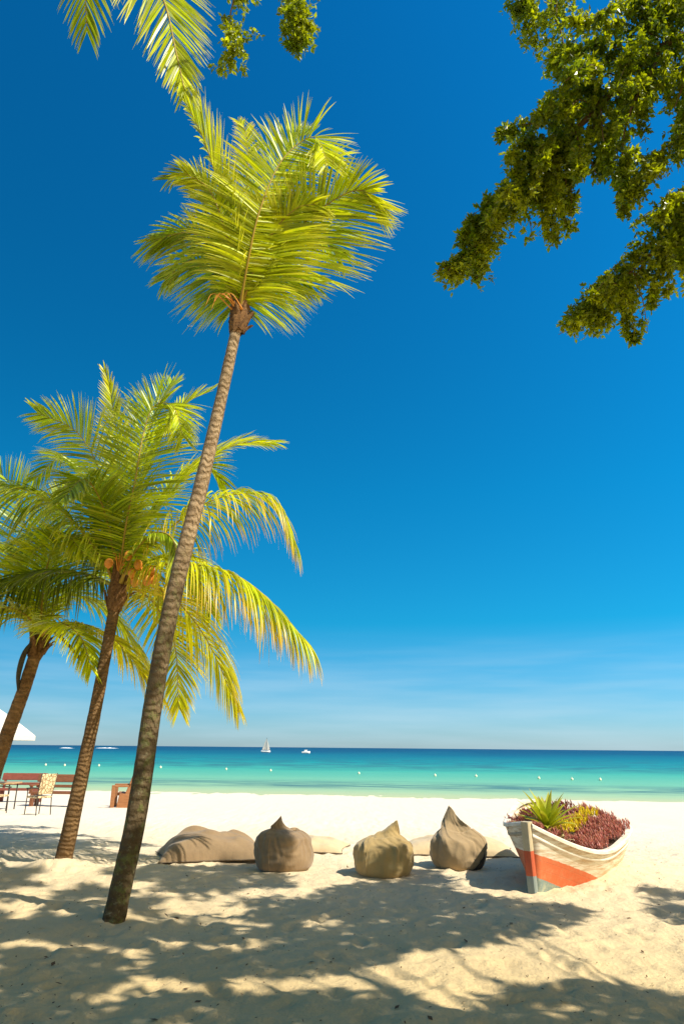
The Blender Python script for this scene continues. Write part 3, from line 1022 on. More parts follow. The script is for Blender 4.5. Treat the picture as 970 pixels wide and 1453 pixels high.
# canopy overhead and to the right: it shades the near sand
DARK = [
    [(-10, 1318), (150, 1318), (240, 1318), (330, 1306), (420, 1278), (480, 1256), (560, 1254), (640, 1266), (740, 1280), (845, 1296), (765, 1322), (700, 1338), (600, 1345), (520, 1368), (430, 1382), (250, 1398), (100, 1412), (-10, 1420)],
    [(-80, 1418), (100, 1418), (300, 1408), (420, 1402), (520, 1410), (600, 1425), (600, 1500), (-100, 1500)],
    [(600, 1440), (720, 1400), (860, 1398), (1000, 1412), (1020, 1510), (600, 1510)],
]
DAPPLE = [
    [(-10, 1228), (60, 1240), (215, 1232), (345, 1226), (430, 1262), (330, 1306), (240, 1318), (-10, 1322)],
    [(905, 1262), (1020, 1268), (1040, 1330), (960, 1312)],
    [(480, 1250), (600, 1232), (640, 1262), (560, 1256)],
]
BRIGHT = [(105, 1245, 62, 10), (20, 1262, 30, 4), (125, 1277, 28, 6), (60, 1304, 34, 7), (35, 1327, 15, 7), (135, 1334, 20, 4), (215, 1345, 16, 4), (155, 1374, 13, 4), (200, 1394, 34, 16), (258, 1396, 34, 9),
          (345, 1386, 52, 9), (150, 1411, 28, 7), (92, 1410, 26, 4), (262, 1286, 60, 12), (200, 1364, 20, 10), (448, 1312, 30, 8), (484, 1396, 44, 12), (428, 1385, 26, 6), (235, 1451, 22, 6), (112, 1440, 14, 12),
          (400, 1268, 70, 8), (470, 1246, 40, 8), (440, 1440, 14, 5), (520, 1308, 14, 4), (640, 1300, 12, 4), (655, 1420, 40, 10), (780, 1428, 50, 7), (330, 1292, 40, 7)]


def inpoly(x, y, poly):
    r = False
    for (x1, y1), (x2, y2) in zip(poly, poly[1:] + poly[:1]):
        if (y1 > y) != (y2 > y) and x < (x2 - x1) * (y - y1) / (y2 - y1) + x1:
            r = not r
    return r


def shaded(px, py, gx, gy):
    w = 14 * mnoise.noise(Vector((gx * 1.6, gy * 1.6, 3.3)))
    w2 = 5 * mnoise.noise(Vector((gx * 1.8, gy * 1.8, 7.3)))
    px, py = px + w, py + w2
    for cx, cy, a_, b_ in BRIGHT:
        if ((px - cx) / a_) ** 2 + ((py - cy) / b_) ** 2 < 1:
            return 0
    for p_ in DARK:
        if inpoly(px, py, p_):
            return 1
    for p_ in DAPPLE:
        if inpoly(px, py, p_):
            return 1 if mnoise.noise(Vector((gx * 2.6, gy * 1.6, 1.7))) > -0.18 else 0
    if py > 1460 and px < 700:
        return 1
    return 0


from mathutils.kdtree import KDTree
kd = KDTree(len(VIS))
for i, q in enumerate(VIS):
    kd.insert(q, i)
kd.balance()


def lit_bough(x, y):
    """the sun already passes through a modelled bough above this spot"""
    return any(kd.find(Vector((x, y, 0)) + SUN * (h / SUN.z))[2] < 0.20 for h in np.arange(4.6, 8.6, 0.16))


acc = {}
hubs = {}
gx = -6.5
while gx < 6.5:
    gy = 2.2
    while gy < 12.5:
        qx, qy = gx + random.uniform(-.06, .06), gy + random.uniform(-.06, .06)
        pr = project((qx, qy, 0))
        if pr and shaded(pr[0], pr[1], qx, qy) and not lit_bough(qx, qy):
            for h in [random.uniform(6.2, 7.4), random.uniform(7.6, 9.0), random.uniform(9.2, 11), random.uniform(11.2, 13.5), random.uniform(13.5, 16)]:
                p = Vector((qx, qy, 0)) + SUN * (h / SUN.z)
                s_ = project(p)
                if s_ is None or not (-45 < s_[0] < 1015 and -45 < s_[1] < 1500):
                    key = (round(p.x / 2.2), round(p.y / 2.2), round(p.z / 3.0))
                    a_ = acc.setdefault(key, ([], []))
                    hubs.setdefault(key, []).append(p)
                    clump(a_, p, 0.12, 17, 0.155, 0.2)
                    break
        gy += 0.11
    gx += 0.11
for key, a_ in acc.items():
    mb_ = MB()
    mb_.add(a_[0], a_[1])
    mb_.build('foliage', M_LEAF, tree, smooth=False)
    pts = hubs[key]
    c_ = sum(pts, Vector()) / len(pts)
    if len(pts) > 12:
        mid = FORK.lerp(c_, 0.5) + Vector((0.6, -0.5, 0.9))
        line = [FORK, mid, c_]
        if all((lambda s: s is None or not (-20 < s[0] < 990 and -20 < s[1] < 1470))(project(q)) for q in spline(line, 20)):
            limb(line, 0.045, 0.008, 24)

# leaf litter on the near sand
M_LIT = basic('dead_leaf', (0.16, 0.09, 0.04), (0.05, 0.03, 0.015), 0.9, 30)
acc_l = ([], [])


def sand_at(x, y):
    i = min(max(int(np.searchsorted(xs, x)), 1), nx - 1)
    j = min(max(int(np.searchsorted(ys, y)), 1), ny - 1)
    return float(max(H[j, i], H[j - 1, i], H[j, i - 1], H[j - 1, i - 1]))


for _ in range(2200):
    x, y = rng.uniform(-5, 5), 3.8 + 8 * rng.random() ** 1.6
    dd = Vector((random.gauss(0, 1), random.gauss(0, 1), random.uniform(-0.1, 0.3))).normalized()
    p = Vector((x, y, sand_at(x, y) + 0.004))
    sz = random.uniform(0.012, 0.030) if random.random() < 0.93 else random.uniform(0.04, 0.075)
    s_ = Vector((-dd.y, dd.x, random.uniform(-.4, .4))).normalized()
    o = len(acc_l[0])
    acc_l[0].extend([p, p + dd * sz * .5 + s_ * sz * .25 + Z * .003, p + dd * sz + Z * .004, p + dd * sz * .5 - s_ * sz * .25 + Z * .002])
    acc_l[1].append((o, o + 1, o + 2, o + 3))
mb = MB()
mb.add(*acc_l)
tag(mb.build('leaf_litter', M_LIT, smooth=False), kind='stuff')

# ------------------------------------------------------------------ bean bags and cushions


def canvas(name, c1, c2):
    mt, nt, b, _ = new_mat(name)
    v = coords(nt)
    f = noise_tex(nt, v, 3.5, 5, 0.6)
    nt.links.new(ramp(nt, f, [(0.3, c2), (0.7, c1)]), b.inputs['Base Color'])
    b.inputs['Roughness'].default_value = 0.85
    b.inputs['Specular IOR Level'].default_value = 0.2
    b.inputs['Sheen Weight'].default_value = 0.2
    h = math_n(nt, 'ADD', math_n(nt, 'MULTIPLY', noise_tex(nt, coords(nt, (1, 1, 0.45)), 9, 4, 0.55), 1.0), math_n(nt, 'MULTIPLY', noise_tex(nt, v, 160, 2), 0.06))
    bump(nt, b, h, 0.5, 0.035)
    return mt


M_TAUPE = canvas('taupe_canvas', (0.29, 0.20, 0.11), (0.23, 0.155, 0.085))
M_OCHRE = canvas('ochre_canvas', (0.40, 0.285, 0.12), (0.33, 0.23, 0.095))
M_TAN = canvas('tan_canvas', (0.38, 0.27, 0.145), (0.31, 0.22, 0.115))
M_PALE = canvas('pale_canvas', (0.62, 0.48, 0.29), (0.54, 0.41, 0.24))
M_SEAM = basic('canvas_piping', (0.20, 0.15, 0.10), None, 0.9, 20)
M_BOW_SHADOW = basic('bag_bow_shadow', (0.085, 0.06, 0.045), None, 0.9, 12)  # dark cloth colour standing in for the boat bow's shadow


def bean_bag(loc, label, mat, R, hgt, lean, ear, tw, seed, sh=0.46):
    """slumped canvas sack: filled belly, slack creased shoulders, top gathered to a folded ear (ear = half-width, half-thickness)"""
    root = empty('bean_bag', loc, label, 'bean bag', 'bean bags on the sand')
    c0 = Vector(loc)
    prof = [(0.02, 0.0), (0.60, -0.005), (0.88, 0.05 * sh), (1.0, 0.32 * sh), (1.0, 0.62 * sh), (0.93, 0.88 * sh), (0.78, 1.08 * sh)]
    nP = len(prof)
    top0 = prof[-1][1]
    ctrl = [Vector((r_ * R, z_, 0)) for r_, z_ in prof]
    # the slack part: radius in units of R fades, ear width takes over
    ctrl += [Vector((0.56 * R, top0 + (hgt - top0) * 0.22, 0)), Vector((max(ear[0] * 1.25, 0.34 * R), top0 + (hgt - top0) * 0.46, 0)), Vector((ear[0], top0 + (hgt - top0) * 0.74, 0)), Vector((ear[0] * 0.72, hgt, 0))]
    P = spline(ctrl, 72)
    nr, n = len(P), 150
    rows = []
    for i, p in enumerate(P):
        rr, zz = p.x, p.y
        k = max(0.0, (zz - top0 * 0.92) / (hgt - top0 * 0.92))
        up = max(0.0, min(1.0, (zz - 0.35 * sh) / (0.9 * sh)))
        fl = 1 + (ear[1] / ear[0] - 1) * min(1, k * 1.9) ** 1.1
        off = Vector((lean[0], lean[1], 0)) * k ** 1.25
        ta = tw + 0.9 * k * (1 if seed % 2 > 1 else -1)
        row = []
        for j in range(n):
            an = 2 * PI * j / n
            x, y = math.cos(an), math.sin(an)
            lo = mnoise.noise(Vector((x * 1.1, y * 1.1, zz * 1.8 + seed)))
            warp = 0.5 * mnoise.noise(Vector((x * 1.7 + 4, y * 1.7, zz * 3 + seed)))
            sp = 1.4 * k
            xx, yy = math.cos(an + sp + warp * 0.7), math.sin(an + sp + warp * 0.7)
            c1 = 1 - 2.6 * abs(mnoise.noise(Vector((xx * 1.9, yy * 1.9, zz * 0.9 + seed * 2))))
            c2 = 1 - 2.6 * abs(mnoise.noise(Vector((xx * 3.8, yy * 3.8, zz * 1.6 + seed * 3))))
            c3 = 1 - 2.6 * abs(mnoise.noise(Vector((x * 1.6, y * 1.6, zz * 9 + 2.5 * lo + seed * 5))))
            cr = up * (0.115 * c1 + 0.065 * c2) * (1 - 0.35 * k) + 0.028 * c3 * (1 - k) * min(1, zz * 8) + 0.012 * c2
            r_ = rr * (1 + 0.10 * lo * (1 - 0.5 * k) + cr)
            px_, py_ = r_ * x, r_ * y * fl * max(0.12, 1 - k ** 5)
            ca, sa = math.cos(ta), math.sin(ta)
            dz = 0.05 * lo * min(1, zz * 5) - (0.10 * k ** 1.5 * (1 + x * (1 if lean[0] < 0.1 else -1)) * ear[0] / 0.16) * (k > 0.3)
            row.append(c0 + off + Vector((px_ * ca - py_ * sa, px_ * sa + py_ * ca, max(-0.02, zz + dz))))
        rows.append(row)
    mb_ = MB()
    mb_.grid(rows, closed=True)
    ctop = sum(rows[-1], Vector()) / n
    mb_.add([ctop], [])
    ci = len(mb_.v) - 1
    for j in range(n):
        mb_.f.append(((nr - 1) * n + j, (nr - 1) * n + (j + 1) % n, ci))
    mb_.build('cover', mat, root)
    for j in (int(n * 0.60), int(n * 0.93)):
        pp = [rows[i][j] + (rows[i][j] - (sum(rows[i], Vector()) / n)).normalized() * 0.001 for i in range(6, nr - 4)]
        t_ = MB()
        t_.tube(pp, 0.0055, 5)
        t_.build('seam', mat, root)
    return root, rows


gB, gD, gF = ground(398, 1240), ground(545, 1248), ground(651, 1237)
bean_bag((gB.x, gB.y + 0.38, 0.0), 'darkest taupe bean bag with short folded top, left of the three upright bean bags', M_TAUPE, 0.425, 0.71, (-0.02, 0.02), (0.19, 0.07), 0.5, 1.3, 0.46)
bean_bag((gD.x, gD.y + 0.36, 0.0), 'ochre bean bag with its twisted top leaning right, middle of the three upright bean bags', M_OCHRE, 0.405, 0.73, (0.12, 0.02), (0.15, 0.06), 0.3, 4.1, 0.40)
rF, rowsF = bean_bag((gF.x + 0.05, gF.y + 0.36, 0.0), 'tan bean bag with tall pointed top and painted bow shadow at its corner, nearest the boat', M_TAN, 0.405, 0.86, (-0.03, 0.02), (0.16, 0.06), -0.1, 6.7, 0.42)
# boat bow's cast shadow, painted as a dark sheet on its right lower side
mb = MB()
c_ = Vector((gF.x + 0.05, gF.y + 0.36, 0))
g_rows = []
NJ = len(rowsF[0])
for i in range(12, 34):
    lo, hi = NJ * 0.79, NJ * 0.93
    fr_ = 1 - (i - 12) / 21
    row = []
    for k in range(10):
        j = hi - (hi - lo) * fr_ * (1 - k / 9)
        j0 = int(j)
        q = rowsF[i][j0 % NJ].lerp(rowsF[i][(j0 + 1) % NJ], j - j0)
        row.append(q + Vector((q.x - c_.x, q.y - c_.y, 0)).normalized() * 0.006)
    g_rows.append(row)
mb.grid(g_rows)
mb.build('bow_shadow', M_BOW_SHADOW, rF)


def cushion(loc, label, mat, W, D, Ht, rot, tilt, seed, bunch=0.0, roll=0.0):
    """flat floor cushion: puffed middle, thin flanged edge and four corner points"""
    root = empty('floor_cushion', loc, label, 'cushion', 'floor cushions on the sand')
    Rm = Matrix.Rotation(rot, 3, 'Z') @ Matrix.Rotation(roll, 3, 'Y') @ Matrix.Rotation(tilt, 3, 'X')
    n = 46
    top, bot = [], []
    edge = []
    for i in range(n):
        v_ = -1 + 2 * i / (n - 1)
        rt, rb = [], []
        for j in range(n):
            u_ = -1 + 2 * j / (n - 1)
            q = max(0, (1 - abs(u_) ** 2.4)) * max(0, (1 - abs(v_) ** 2.4))
            pf = q ** 0.55
            pin = 1 - 0.10 * (1 - v_ * v_) * abs(u_) ** 3, 1 - 0.10 * (1 - u_ * u_) * abs(v_) ** 3
            x, y = u_ * W / 2 * pin[0], v_ * D / 2 * pin[1]
            nz = mnoise.noise(Vector((u_ * 2.2, v_ * 2.2, seed)))
            wr = 0.35 * mnoise.noise(Vector((u_ * 7, v_ * 7, seed))) * (1 - q)
            zt = Ht * 0.90 * pf * (1 + 0.22 * nz) + 0.03 * wr + 0.012 * math.sin(9 * u_ + 6 * v_ + 5 * nz) * pf
            zb = -Ht * 0.10 * pf
            if bunch:                             # a folded-over, raised far corner
                zt += bunch * math.exp(-((u_ + 0.35) ** 2 * 9 + (v_ - 0.65) ** 2 * 7))
            rt.append(Vector(loc) + Rm @ Vector((x, y, zt + Ht * 0.10 + 0.012)))
            rb.append(Vector(loc) + Rm @ Vector((x, y, zb + Ht * 0.10)))
        top.append(rt)
        bot.append(rb)
    mb_ = MB()
    mb_.grid(top)
    mb_.grid([list(reversed(r_)) for r_ in bot])
    ring_t = top[0] + [r_[-1] for r_ in top[1:]] + top[-1][::-1][1:] + [r_[0] for r_ in top[::-1][1:-1]]
    ring_b = bot[0] + [r_[-1] for r_ in bot[1:]] + bot[-1][::-1][1:] + [r_[0] for r_ in bot[::-1][1:-1]]
    mb_.grid([ring_b, ring_t], closed=True)
    mb_.build('cover', mat, root)
    pb = MB()
    mid_ring = [(a + b_) / 2 for a, b_ in zip(ring_t, ring_b)]
    pb.tube(mid_ring + mid_ring[:1], 0.009, 5, cap=False)
    pb.build('piping', M_SEAM, root)
    return root


gA = ground(290, 1222)
cushion((gA.x + 0.05, gA.y + 0.30, 0.0), 'largest slumped taupe floor cushion, between the tall palm and the bean bags', M_TAUPE, 1.70, 1.20, 0.38, math.radians(16), 0.0, 2.0, bunch=0.10)
gC = ground(440, 1211)
cushion((gC.x - 0.05, gC.y + 0.45, 0.0), 'sunlit flat floor cushion lying behind the darkest bean bag', M_PALE, 1.35, 1.1, 0.20, math.radians(-8), 0, 5.0)
gE = ground(652, 1214)
cushion((gE.x, gE.y + 0.25, 0.0), 'flat pale tan floor cushion lying behind the bean bag nearest the boat', M_PALE, 1.95, 1.1, 0.27, math.radians(-6), 0, 8.0)

# ------------------------------------------------------------------ boat planter
BOW = Vector((2.44, 9.60, 0.0))
AX = Vector((0.55, 0.835, 0)).normalized()
SB = Vector((AX.y, -AX.x, 0))                     # starboard, to the right
BLEN = 2.75


def b_half(s):
    f_ = s / BLEN
    return 0.80 * (1 - math.exp(-s / 0.70)) * (1 - 0.30 * max(0, (f_ - 0.55) / 0.45) ** 2) + 0.045


def z_rail(s):
    return 0.785 - 0.47 * s + 0.25 * s * s if s < 1.5 else 0.6425 + 0.20 * (s - 1.5) - 0.10 * (s - 1.5) ** 2


HEEL = 0.23


def z_red(s):
    return 0.47 - 0.33 * s + 0.16 * (b_half(s) - 0.045)


def z_grey(s):
    return 0.20 - 0.34 * s + 0.09 * (b_half(s) - 0.045)


Z_KEEL = -0.30


def hull_pt(s, k, side):
    """k 0 at the keel, 1 at the rail"""
    zr = z_rail(s)
    z = Z_KEEL + (zr - Z_KEEL) * k
    flare = 1.25 - 0.75 * min(1, s / 1.1)
    y = 0.03 + (b_half(s) - 0.03) * k ** flare
    return BOW + AX * (s - 0.10 * (1 - s / BLEN) * (k - 0.3)) + SB * side * y + Z * (z - HEEL * side * y)


boat = empty('rowing_boat', BOW, 'old wooden boat planter with white topsides, orange red bottom, filled with plants', 'boat')
mb = MB()
ns, nk = 36, 22
zs = []
for side in (1, -1):
    rows = [[hull_pt(BLEN * i / (ns - 1), k / (nk - 1), side) for k in range(nk)] for i in range(ns)]
    if side < 0:
        rows = rows[::-1]
    o = len(mb.v)
    mb.grid(rows)
    for i, r_ in enumerate(rows):
        s_ = BLEN * (i if side > 0 else ns - 1 - i) / (ns - 1)
        for k, q in enumerate(r_):
            zf = Z_KEEL + (z_rail(s_) - Z_KEEL) * k / (nk - 1)
            mb.uv[o + i * nk + k] = (zf - z_red(s_) + 0.5, zf - z_grey(s_) + 0.5)
# stern board
rows = [[hull_pt(BLEN, k / (nk - 1), sd_) for k in range(nk)] for sd_ in (1, -1)]
o = len(mb.v)
mb.grid(rows)
for i in range(2 * nk):
    mb.uv[o + i] = (0.9, 0.9)
mt, nt, b, _ = new_mat('painted_hull')
u_, v_ = uv_xy(nt)
vec = coords(nt)
wear = noise_tex(nt, coords(nt, (0.6, 0.6, 5)), 5, 6, 0.7)
spot = noise_tex(nt, vec, 14, 5, 0.7)
wh = mix(nt, ramp(nt, wear, [(0.42, 0.0), (0.60, 0.85)]), (0.80, 0.74, 0.60), (0.52, 0.35, 0.18))
wh = mix(nt, ramp(nt, spot, [(0.60, 0.0), (0.72, 0.5)]), wh, (0.42, 0.28, 0.15))
rd = mix(nt, ramp(nt, spot, [(0.45, 0.0), (0.75, 0.7)]), (0.66, 0.150, 0.050), (0.60, 0.25, 0.12))
gy_ = mix(nt, ramp(nt, spot, [(0.45, 0.0), (0.65, 0.9)]), (0.20, 0.27, 0.25), (0.40, 0.42, 0.30))
wob = math_n(nt, 'MULTIPLY', math_n(nt, 'SUBTRACT', spot, 0.5), 0.03)
c = mix(nt, math_n(nt, 'GREATER_THAN', math_n(nt, 'ADD', u_, wob), 0.5), rd, wh)
c = mix(nt, math_n(nt, 'LESS_THAN', math_n(nt, 'ADD', v_, wob), 0.5), c, gy_)
# plank seams
zz = N(nt, 'ShaderNodeMath', operation='PINGPONG')
nt.links.new(math_n(nt, 'MULTIPLY', u_, 1.0), zz.inputs[0])
zz.inputs[1].default_value = 0.055
seam = ramp(nt, math_n(nt, 'MULTIPLY', zz.outputs[0], 1 / 0.055), [(0.0, 1.0), (0.06, 0.0)])
c = mix(nt, math_n(nt, 'MULTIPLY', seam, 0.35), c, (0.20, 0.12, 0.07))
nt.links.new(c, b.inputs['Base Color'])
b.inputs['Roughness'].default_value = 0.6
bump(nt, b, math_n(nt, 'SUBTRACT', spot, math_n(nt, 'MULTIPLY', seam, 0.8)), 0.35, 0.012)
hull = mb.build('hull', mt, boat)
sol = hull.modifiers.new('thick', 'SOLIDIFY')
sol.thickness = 0.025
sol.offset = 1 if False else -1

M_WHITE = basic('weathered_white_paint', (0.82, 0.78, 0.68), (0.62, 0.52, 0.38), 0.6, 7, (1, 1, 3), 0.3, 0.008)
M_GREYW = basic('weathered_grey_wood', (0.50, 0.44, 0.34), (0.30, 0.24, 0.16), 0.8, 9, (1, 1, 4), 0.4, 0.01)


def sweep(pts, prof, side):
    """prof: (out, up) offsets"""
    rows = []
    for i, p in enumerate(pts):
        t_ = (pts[min(i + 1, len(pts) - 1)] - pts[max(i - 1, 0)]).normalized()
        o_ = t_.cross(Z).normalized() * side
        rows.append([p + o_ * a + Z * c_ for a, c_ in prof])
    return rows


for side, nm in ((1, 'gunwale'), (-1, 'gunwale')):
    pts = [hull_pt(BLEN * i / 40, 1, side) for i in range(41)]
    mb = MB()
    mb.grid(sweep(pts, [(-0.05, 0.0), (-0.05, 0.03), (0.03, 0.035), (0.045, 0.02), (0.045, -0.015), (0.012, -0.02)], side), closed=True)
    mb.build('gunwale', M_WHITE, boat, smooth=False)
    pts = [hull_pt(BLEN * i / 40, 0.90 - 0.02 * (i / 40), side) for i in range(41)]
    mb = MB()
    mb.grid(sweep(pts, [(-0.01, -0.03), (0.03, -0.022), (0.036, 0.0), (0.03, 0.022), (-0.01, 0.03)], side), closed=True)
    mb.build('rub_rail', M_WHITE if side > 0 else M_GREYW, boat, smooth=True)

# stem post, painted in the same three bands
mt, nt, b, _ = new_mat('painted_stem')
geo = N(nt, 'ShaderNodeNewGeometry')
sp_ = N(nt, 'ShaderNodeSeparateXYZ')
nt.links.new(geo.outputs['Position'], sp_.inputs[0])
f = noise_tex(nt, coords(nt, (1, 1, 0.25)), 22, 5, 0.7)
zc = sp_.outputs[2]
wv = math_n(nt, 'MULTIPLY', math_n(nt, 'SUBTRACT', f, 0.5), 0.02)
zc = math_n(nt, 'ADD', zc, wv)
c = mix(nt, math_n(nt, 'GREATER_THAN', zc, 0.495), mix(nt, f, (0.40, 0.055, 0.022), (0.55, 0.13, 0.05)), mix(nt, f, (0.34, 0.27, 0.16), (0.62, 0.55, 0.38)))
c = mix(nt, math_n(nt, 'LESS_THAN', zc, 0.21), c, mix(nt, f, (0.14, 0.19, 0.20), (0.26, 0.31, 0.28)))
nt.links.new(c, b.inputs['Base Color'])
b.inputs['Roughness'].default_value = 0.65
bump(nt, b, f, 0.4, 0.01)
mb = MB()
rows = []
FWD = -AX
for i in range(14):
    k = i / 13
    z = -0.2 + 1.03 * k
    p = BOW - AX * (0.02 + 0.11 * max(0, k - 0.15)) + Z * z + AX * (0.06 if k < 0.1 else 0)
    w = 0.055
    rows.append([p + SB * w - FWD * 0.07, p + SB * w + FWD * 0.05, p + SB * (w - .014) + FWD * 0.07, p - SB * (w - .014) + FWD * 0.07, p - SB * w + FWD * 0.05, p - SB * w - FWD * 0.07])
mb.grid(rows, closed=True)
mb.f.append(tuple(range(13 * 6, 14 * 6)))
mb.build('stem_post', mt, boat, smooth=False)
# soil
mb = MB()
rows = []
for i in range(14):
    s_ = 0.12 + (BLEN - 0.16) * i / 13
    hb = b_half(s_) - 0.05
    rows.append([BOW + AX * s_ + SB * hb * q + Z * (z_rail(s_) - 0.07 + 0.06 * (1 - q * q) + 0.02 * mnoise.noise(Vector((s_ * 4, q * 3, 0))) - HEEL * hb * q) for q in np.linspace(-1, 1, 11)])
mb.grid(rows)
mb.build('soil', basic('dark_soil', (0.05, 0.03, 0.018), None, 0.95, 14, bstr=0.8), boat)

M_BROM = leafy('bromeliad_leaf', (0.34, 0.40, 0.02), (0.50, 0.50, 0.03), (0.55, 0.52, 0.08), trans=0.3, scale=6)
M_PURP = leafy('purple_leaf', (0.36, 0.09, 0.105), (0.54, 0.20, 0.17), (0.60, 0.34, 0.20), trans=0.25, scale=9)
M_PURD = leafy('purple_leaf_dark', (0.22, 0.05, 0.055), (0.34, 0.10, 0.08), (0.44, 0.20, 0.12), trans=0.25, scale=9)
M_YELP = leafy('yellow_leaf', (0.72, 0.55, 0.01), (0.80, 0.66, 0.02), None, trans=0.3, scale=9)


def blades(base, n, L, w, mat, name, label, cat, group=None, spread=1.0, droop=0.6, stem=None):
    root = empty(name, base, label, cat, group)
    for part, cnt in (('leaf', n),):
        for i in range(cnt):
            an = i * 2.39996 + random.uniform(-.3, .3)
            el = math.radians(78 - 58 * spread * (i / cnt) ** 0.8 + random.uniform(-8, 8))
            d_ = Vector((math.cos(an) * math.cos(el), math.sin(an) * math.cos(el), math.sin(el)))
            sd2 = Vector((-math.sin(an), math.cos(an), 0))
            ln = L * random.uniform(0.75, 1.1)
            q = Vector(base) + d_ * 0.02
            rows_ = []
            K = 9
            for k in range(K + 1):
                t_ = k / K
                ww = w * (0.7 + 0.9 * t_ if t_ < 0.35 else (1 - ((t_ - 0.35) / 0.65) ** 1.7) * 1.015) * 0.5 + 0.0015
                up_ = sd2.cross(d_)
                rows_.append([q - sd2 * ww + up_ * ww * -0.35, q.copy(), q + sd2 * ww + up_ * ww * -0.35])
                d_ = (d_ - Z * droop * (0.3 + t_) / K).normalized()
                q = q + d_ * ln / K
            mb_ = MB()
            mb_.grid(rows_)
            mb_.build('leaf', mat, root)
    return root


def rosette(acc_, base, nst, ht, sz):
    """upright stems clothed in short narrow leaves"""
    for _ in range(nst):
        d_ = (Z + Vector((random.gauss(0, .28), random.gauss(0, .28), 0))).normalized()
        st = base + Vector((random.gauss(0, .035), random.gauss(0, .035), 0))
        hh = ht * random.uniform(0.6, 1.15)
        for i in range(15):
            t_ = i / 14
            p = st + d_ * hh * (0.15 + 0.85 * t_)
            an = i * 2.4
            out_ = Vector((math.cos(an), math.sin(an), 0))
            ld = (out_ * (0.9 - 0.55 * t_) + Z * (0.5 + 0.6 * t_)).normalized()
            s2 = ld.cross(Z).normalized()
            o_ = len(acc_[0])
            L_ = sz * random.uniform(0.8, 1.2)
            acc_[0].extend([p, p + ld * L_ * .5 - s2 * L_ * .13, p + ld * L_, p + ld * L_ * .5 + s2 * L_ * .13])
            acc_[1].append((o_, o_ + 1, o_ + 2, o_ + 3))
            acc_[2].extend([(0, 0), (0, .5), (0, 1), (1, .5)])


def in_boat(s, q, dz=0.0):
    return BOW + AX * s + SB * (b_half(s) - 0.06) * q + Z * (z_rail(s) - 0.05 + 0.05 * (1 - q * q) + dz - HEEL * q * (b_half(s) - 0.06))


blades(in_boat(0.66, 0.05, 0.10), 34, 0.56, 0.085, M_BROM, 'bromeliad', 'large spiky yellow green bromeliad growing in the bow of the boat', 'plant', spread=1.05, droop=0.7)
blades(in_boat(0.55, 0.55), 9, 0.17, 0.05, basic('pale_leaf', (0.62, 0.52, 0.26), None, 0.6, 10), 'small_succulent', 'small pale cream succulent spilling over the boat rail', 'plant', spread=1.2, droop=1.2)
purp = [(0.30, 0.0), (0.42, -0.75), (0.40, 0.55), (0.85, 0.62), (0.98, 0.15), (1.15, 0.80), (1.18, -0.35), (1.42, 0.72), (1.48, 0.10), (1.45, -0.75), (1.75, 0.82), (1.80, 0.30), (1.78, -0.25), (2.05, 0.72), (2.12, 0.05), (2.10, -0.6), (2.35, 0.62), (2.42, 0.15), (2.40, -0.35), (1.05, -0.85), (2.60, 0.5), (2.62, 0.0), (2.30, 0.85), (1.30, 0.82), (1.60, 0.80), (0.98, 0.80), (1.95, 0.85), (1.30, 0.50), (1.62, 0.55), (1.95, 0.50), (1.62, 0.05)]
for i, (s_, q) in enumerate(purp):
    a3 = ([], [], [])
    bs = in_boat(s_, q)
    for _ in range(12):
        rosette(a3, bs + Vector((max(-.13, min(.13, random.gauss(0, .055))), max(-.13, min(.13, random.gauss(0, .07))), 0)), 2, 0.125 if s_ > 0.6 else 0.10, 0.055)
    mb = MB()
    mb.add(*a3)
    o = mb.build('purple_plant', M_PURP if q > -0.2 else M_PURD, origin=bs, smooth=False)
    tag(o, 'purple red bushy foliage plant growing in the boat' if q > -0.2 else 'darker purple foliage plant along the far side of the boat', 'plant', 'purple foliage plants in the boat')
for i, (s_, q) in enumerate([(0.95, 0.22), (1.15, 0.20), (1.35, 0.22), (1.55, 0.26), (1.75, 0.30), (2.00, 0.22), (2.2, 0.32)]):
    a3 = ([], [], [])
    bs = in_boat(s_, q, 0.06)
    for _ in range(6):
        rosette(a3, bs + Vector((random.gauss(0, .05), random.gauss(0, .04), 0)), 2, 0.12, 0.055)
    mb = MB()
    mb.add(*a3)
    tag(mb.build('yellow_plant', M_YELP, origin=bs, smooth=False), 'bright yellow foliage plant among the purple plants in the boat', 'plant', 'yellow foliage plants in the boat')

# ------------------------------------------------------------------ furniture under the palms
M_WOOD = basic('stained_bench_wood', (0.24, 0.095, 0.045), (0.15, 0.06, 0.028), 0.6, 5, (1, 1, 6), 0.3, 0.01)
M_REDW = basic('red_bench_wood', (0.26, 0.075, 0.05), (0.17, 0.05, 0.03), 0.6, 5, (1, 1, 6), 0.3, 0.01)
M_ORW = basic('orange_bench_wood', (0.36, 0.16, 0.065), (0.24, 0.10, 0.04), 0.6, 5, (1, 1, 6), 0.3, 0.01)
M_IRON = basic('dark_iron', (0.05, 0.042, 0.035), None, 0.5, 12)
M_TOP = basic('table_top', (0.50, 0.33, 0.17), (0.40, 0.25, 0.12), 0.5, 6)


def placer(loc, rz):
    Rz = Matrix.Rotation(rz, 3, 'Z')
    return lambda x, y, z: Vector(loc) + Rz @ Vector((x, y, z)), Rz


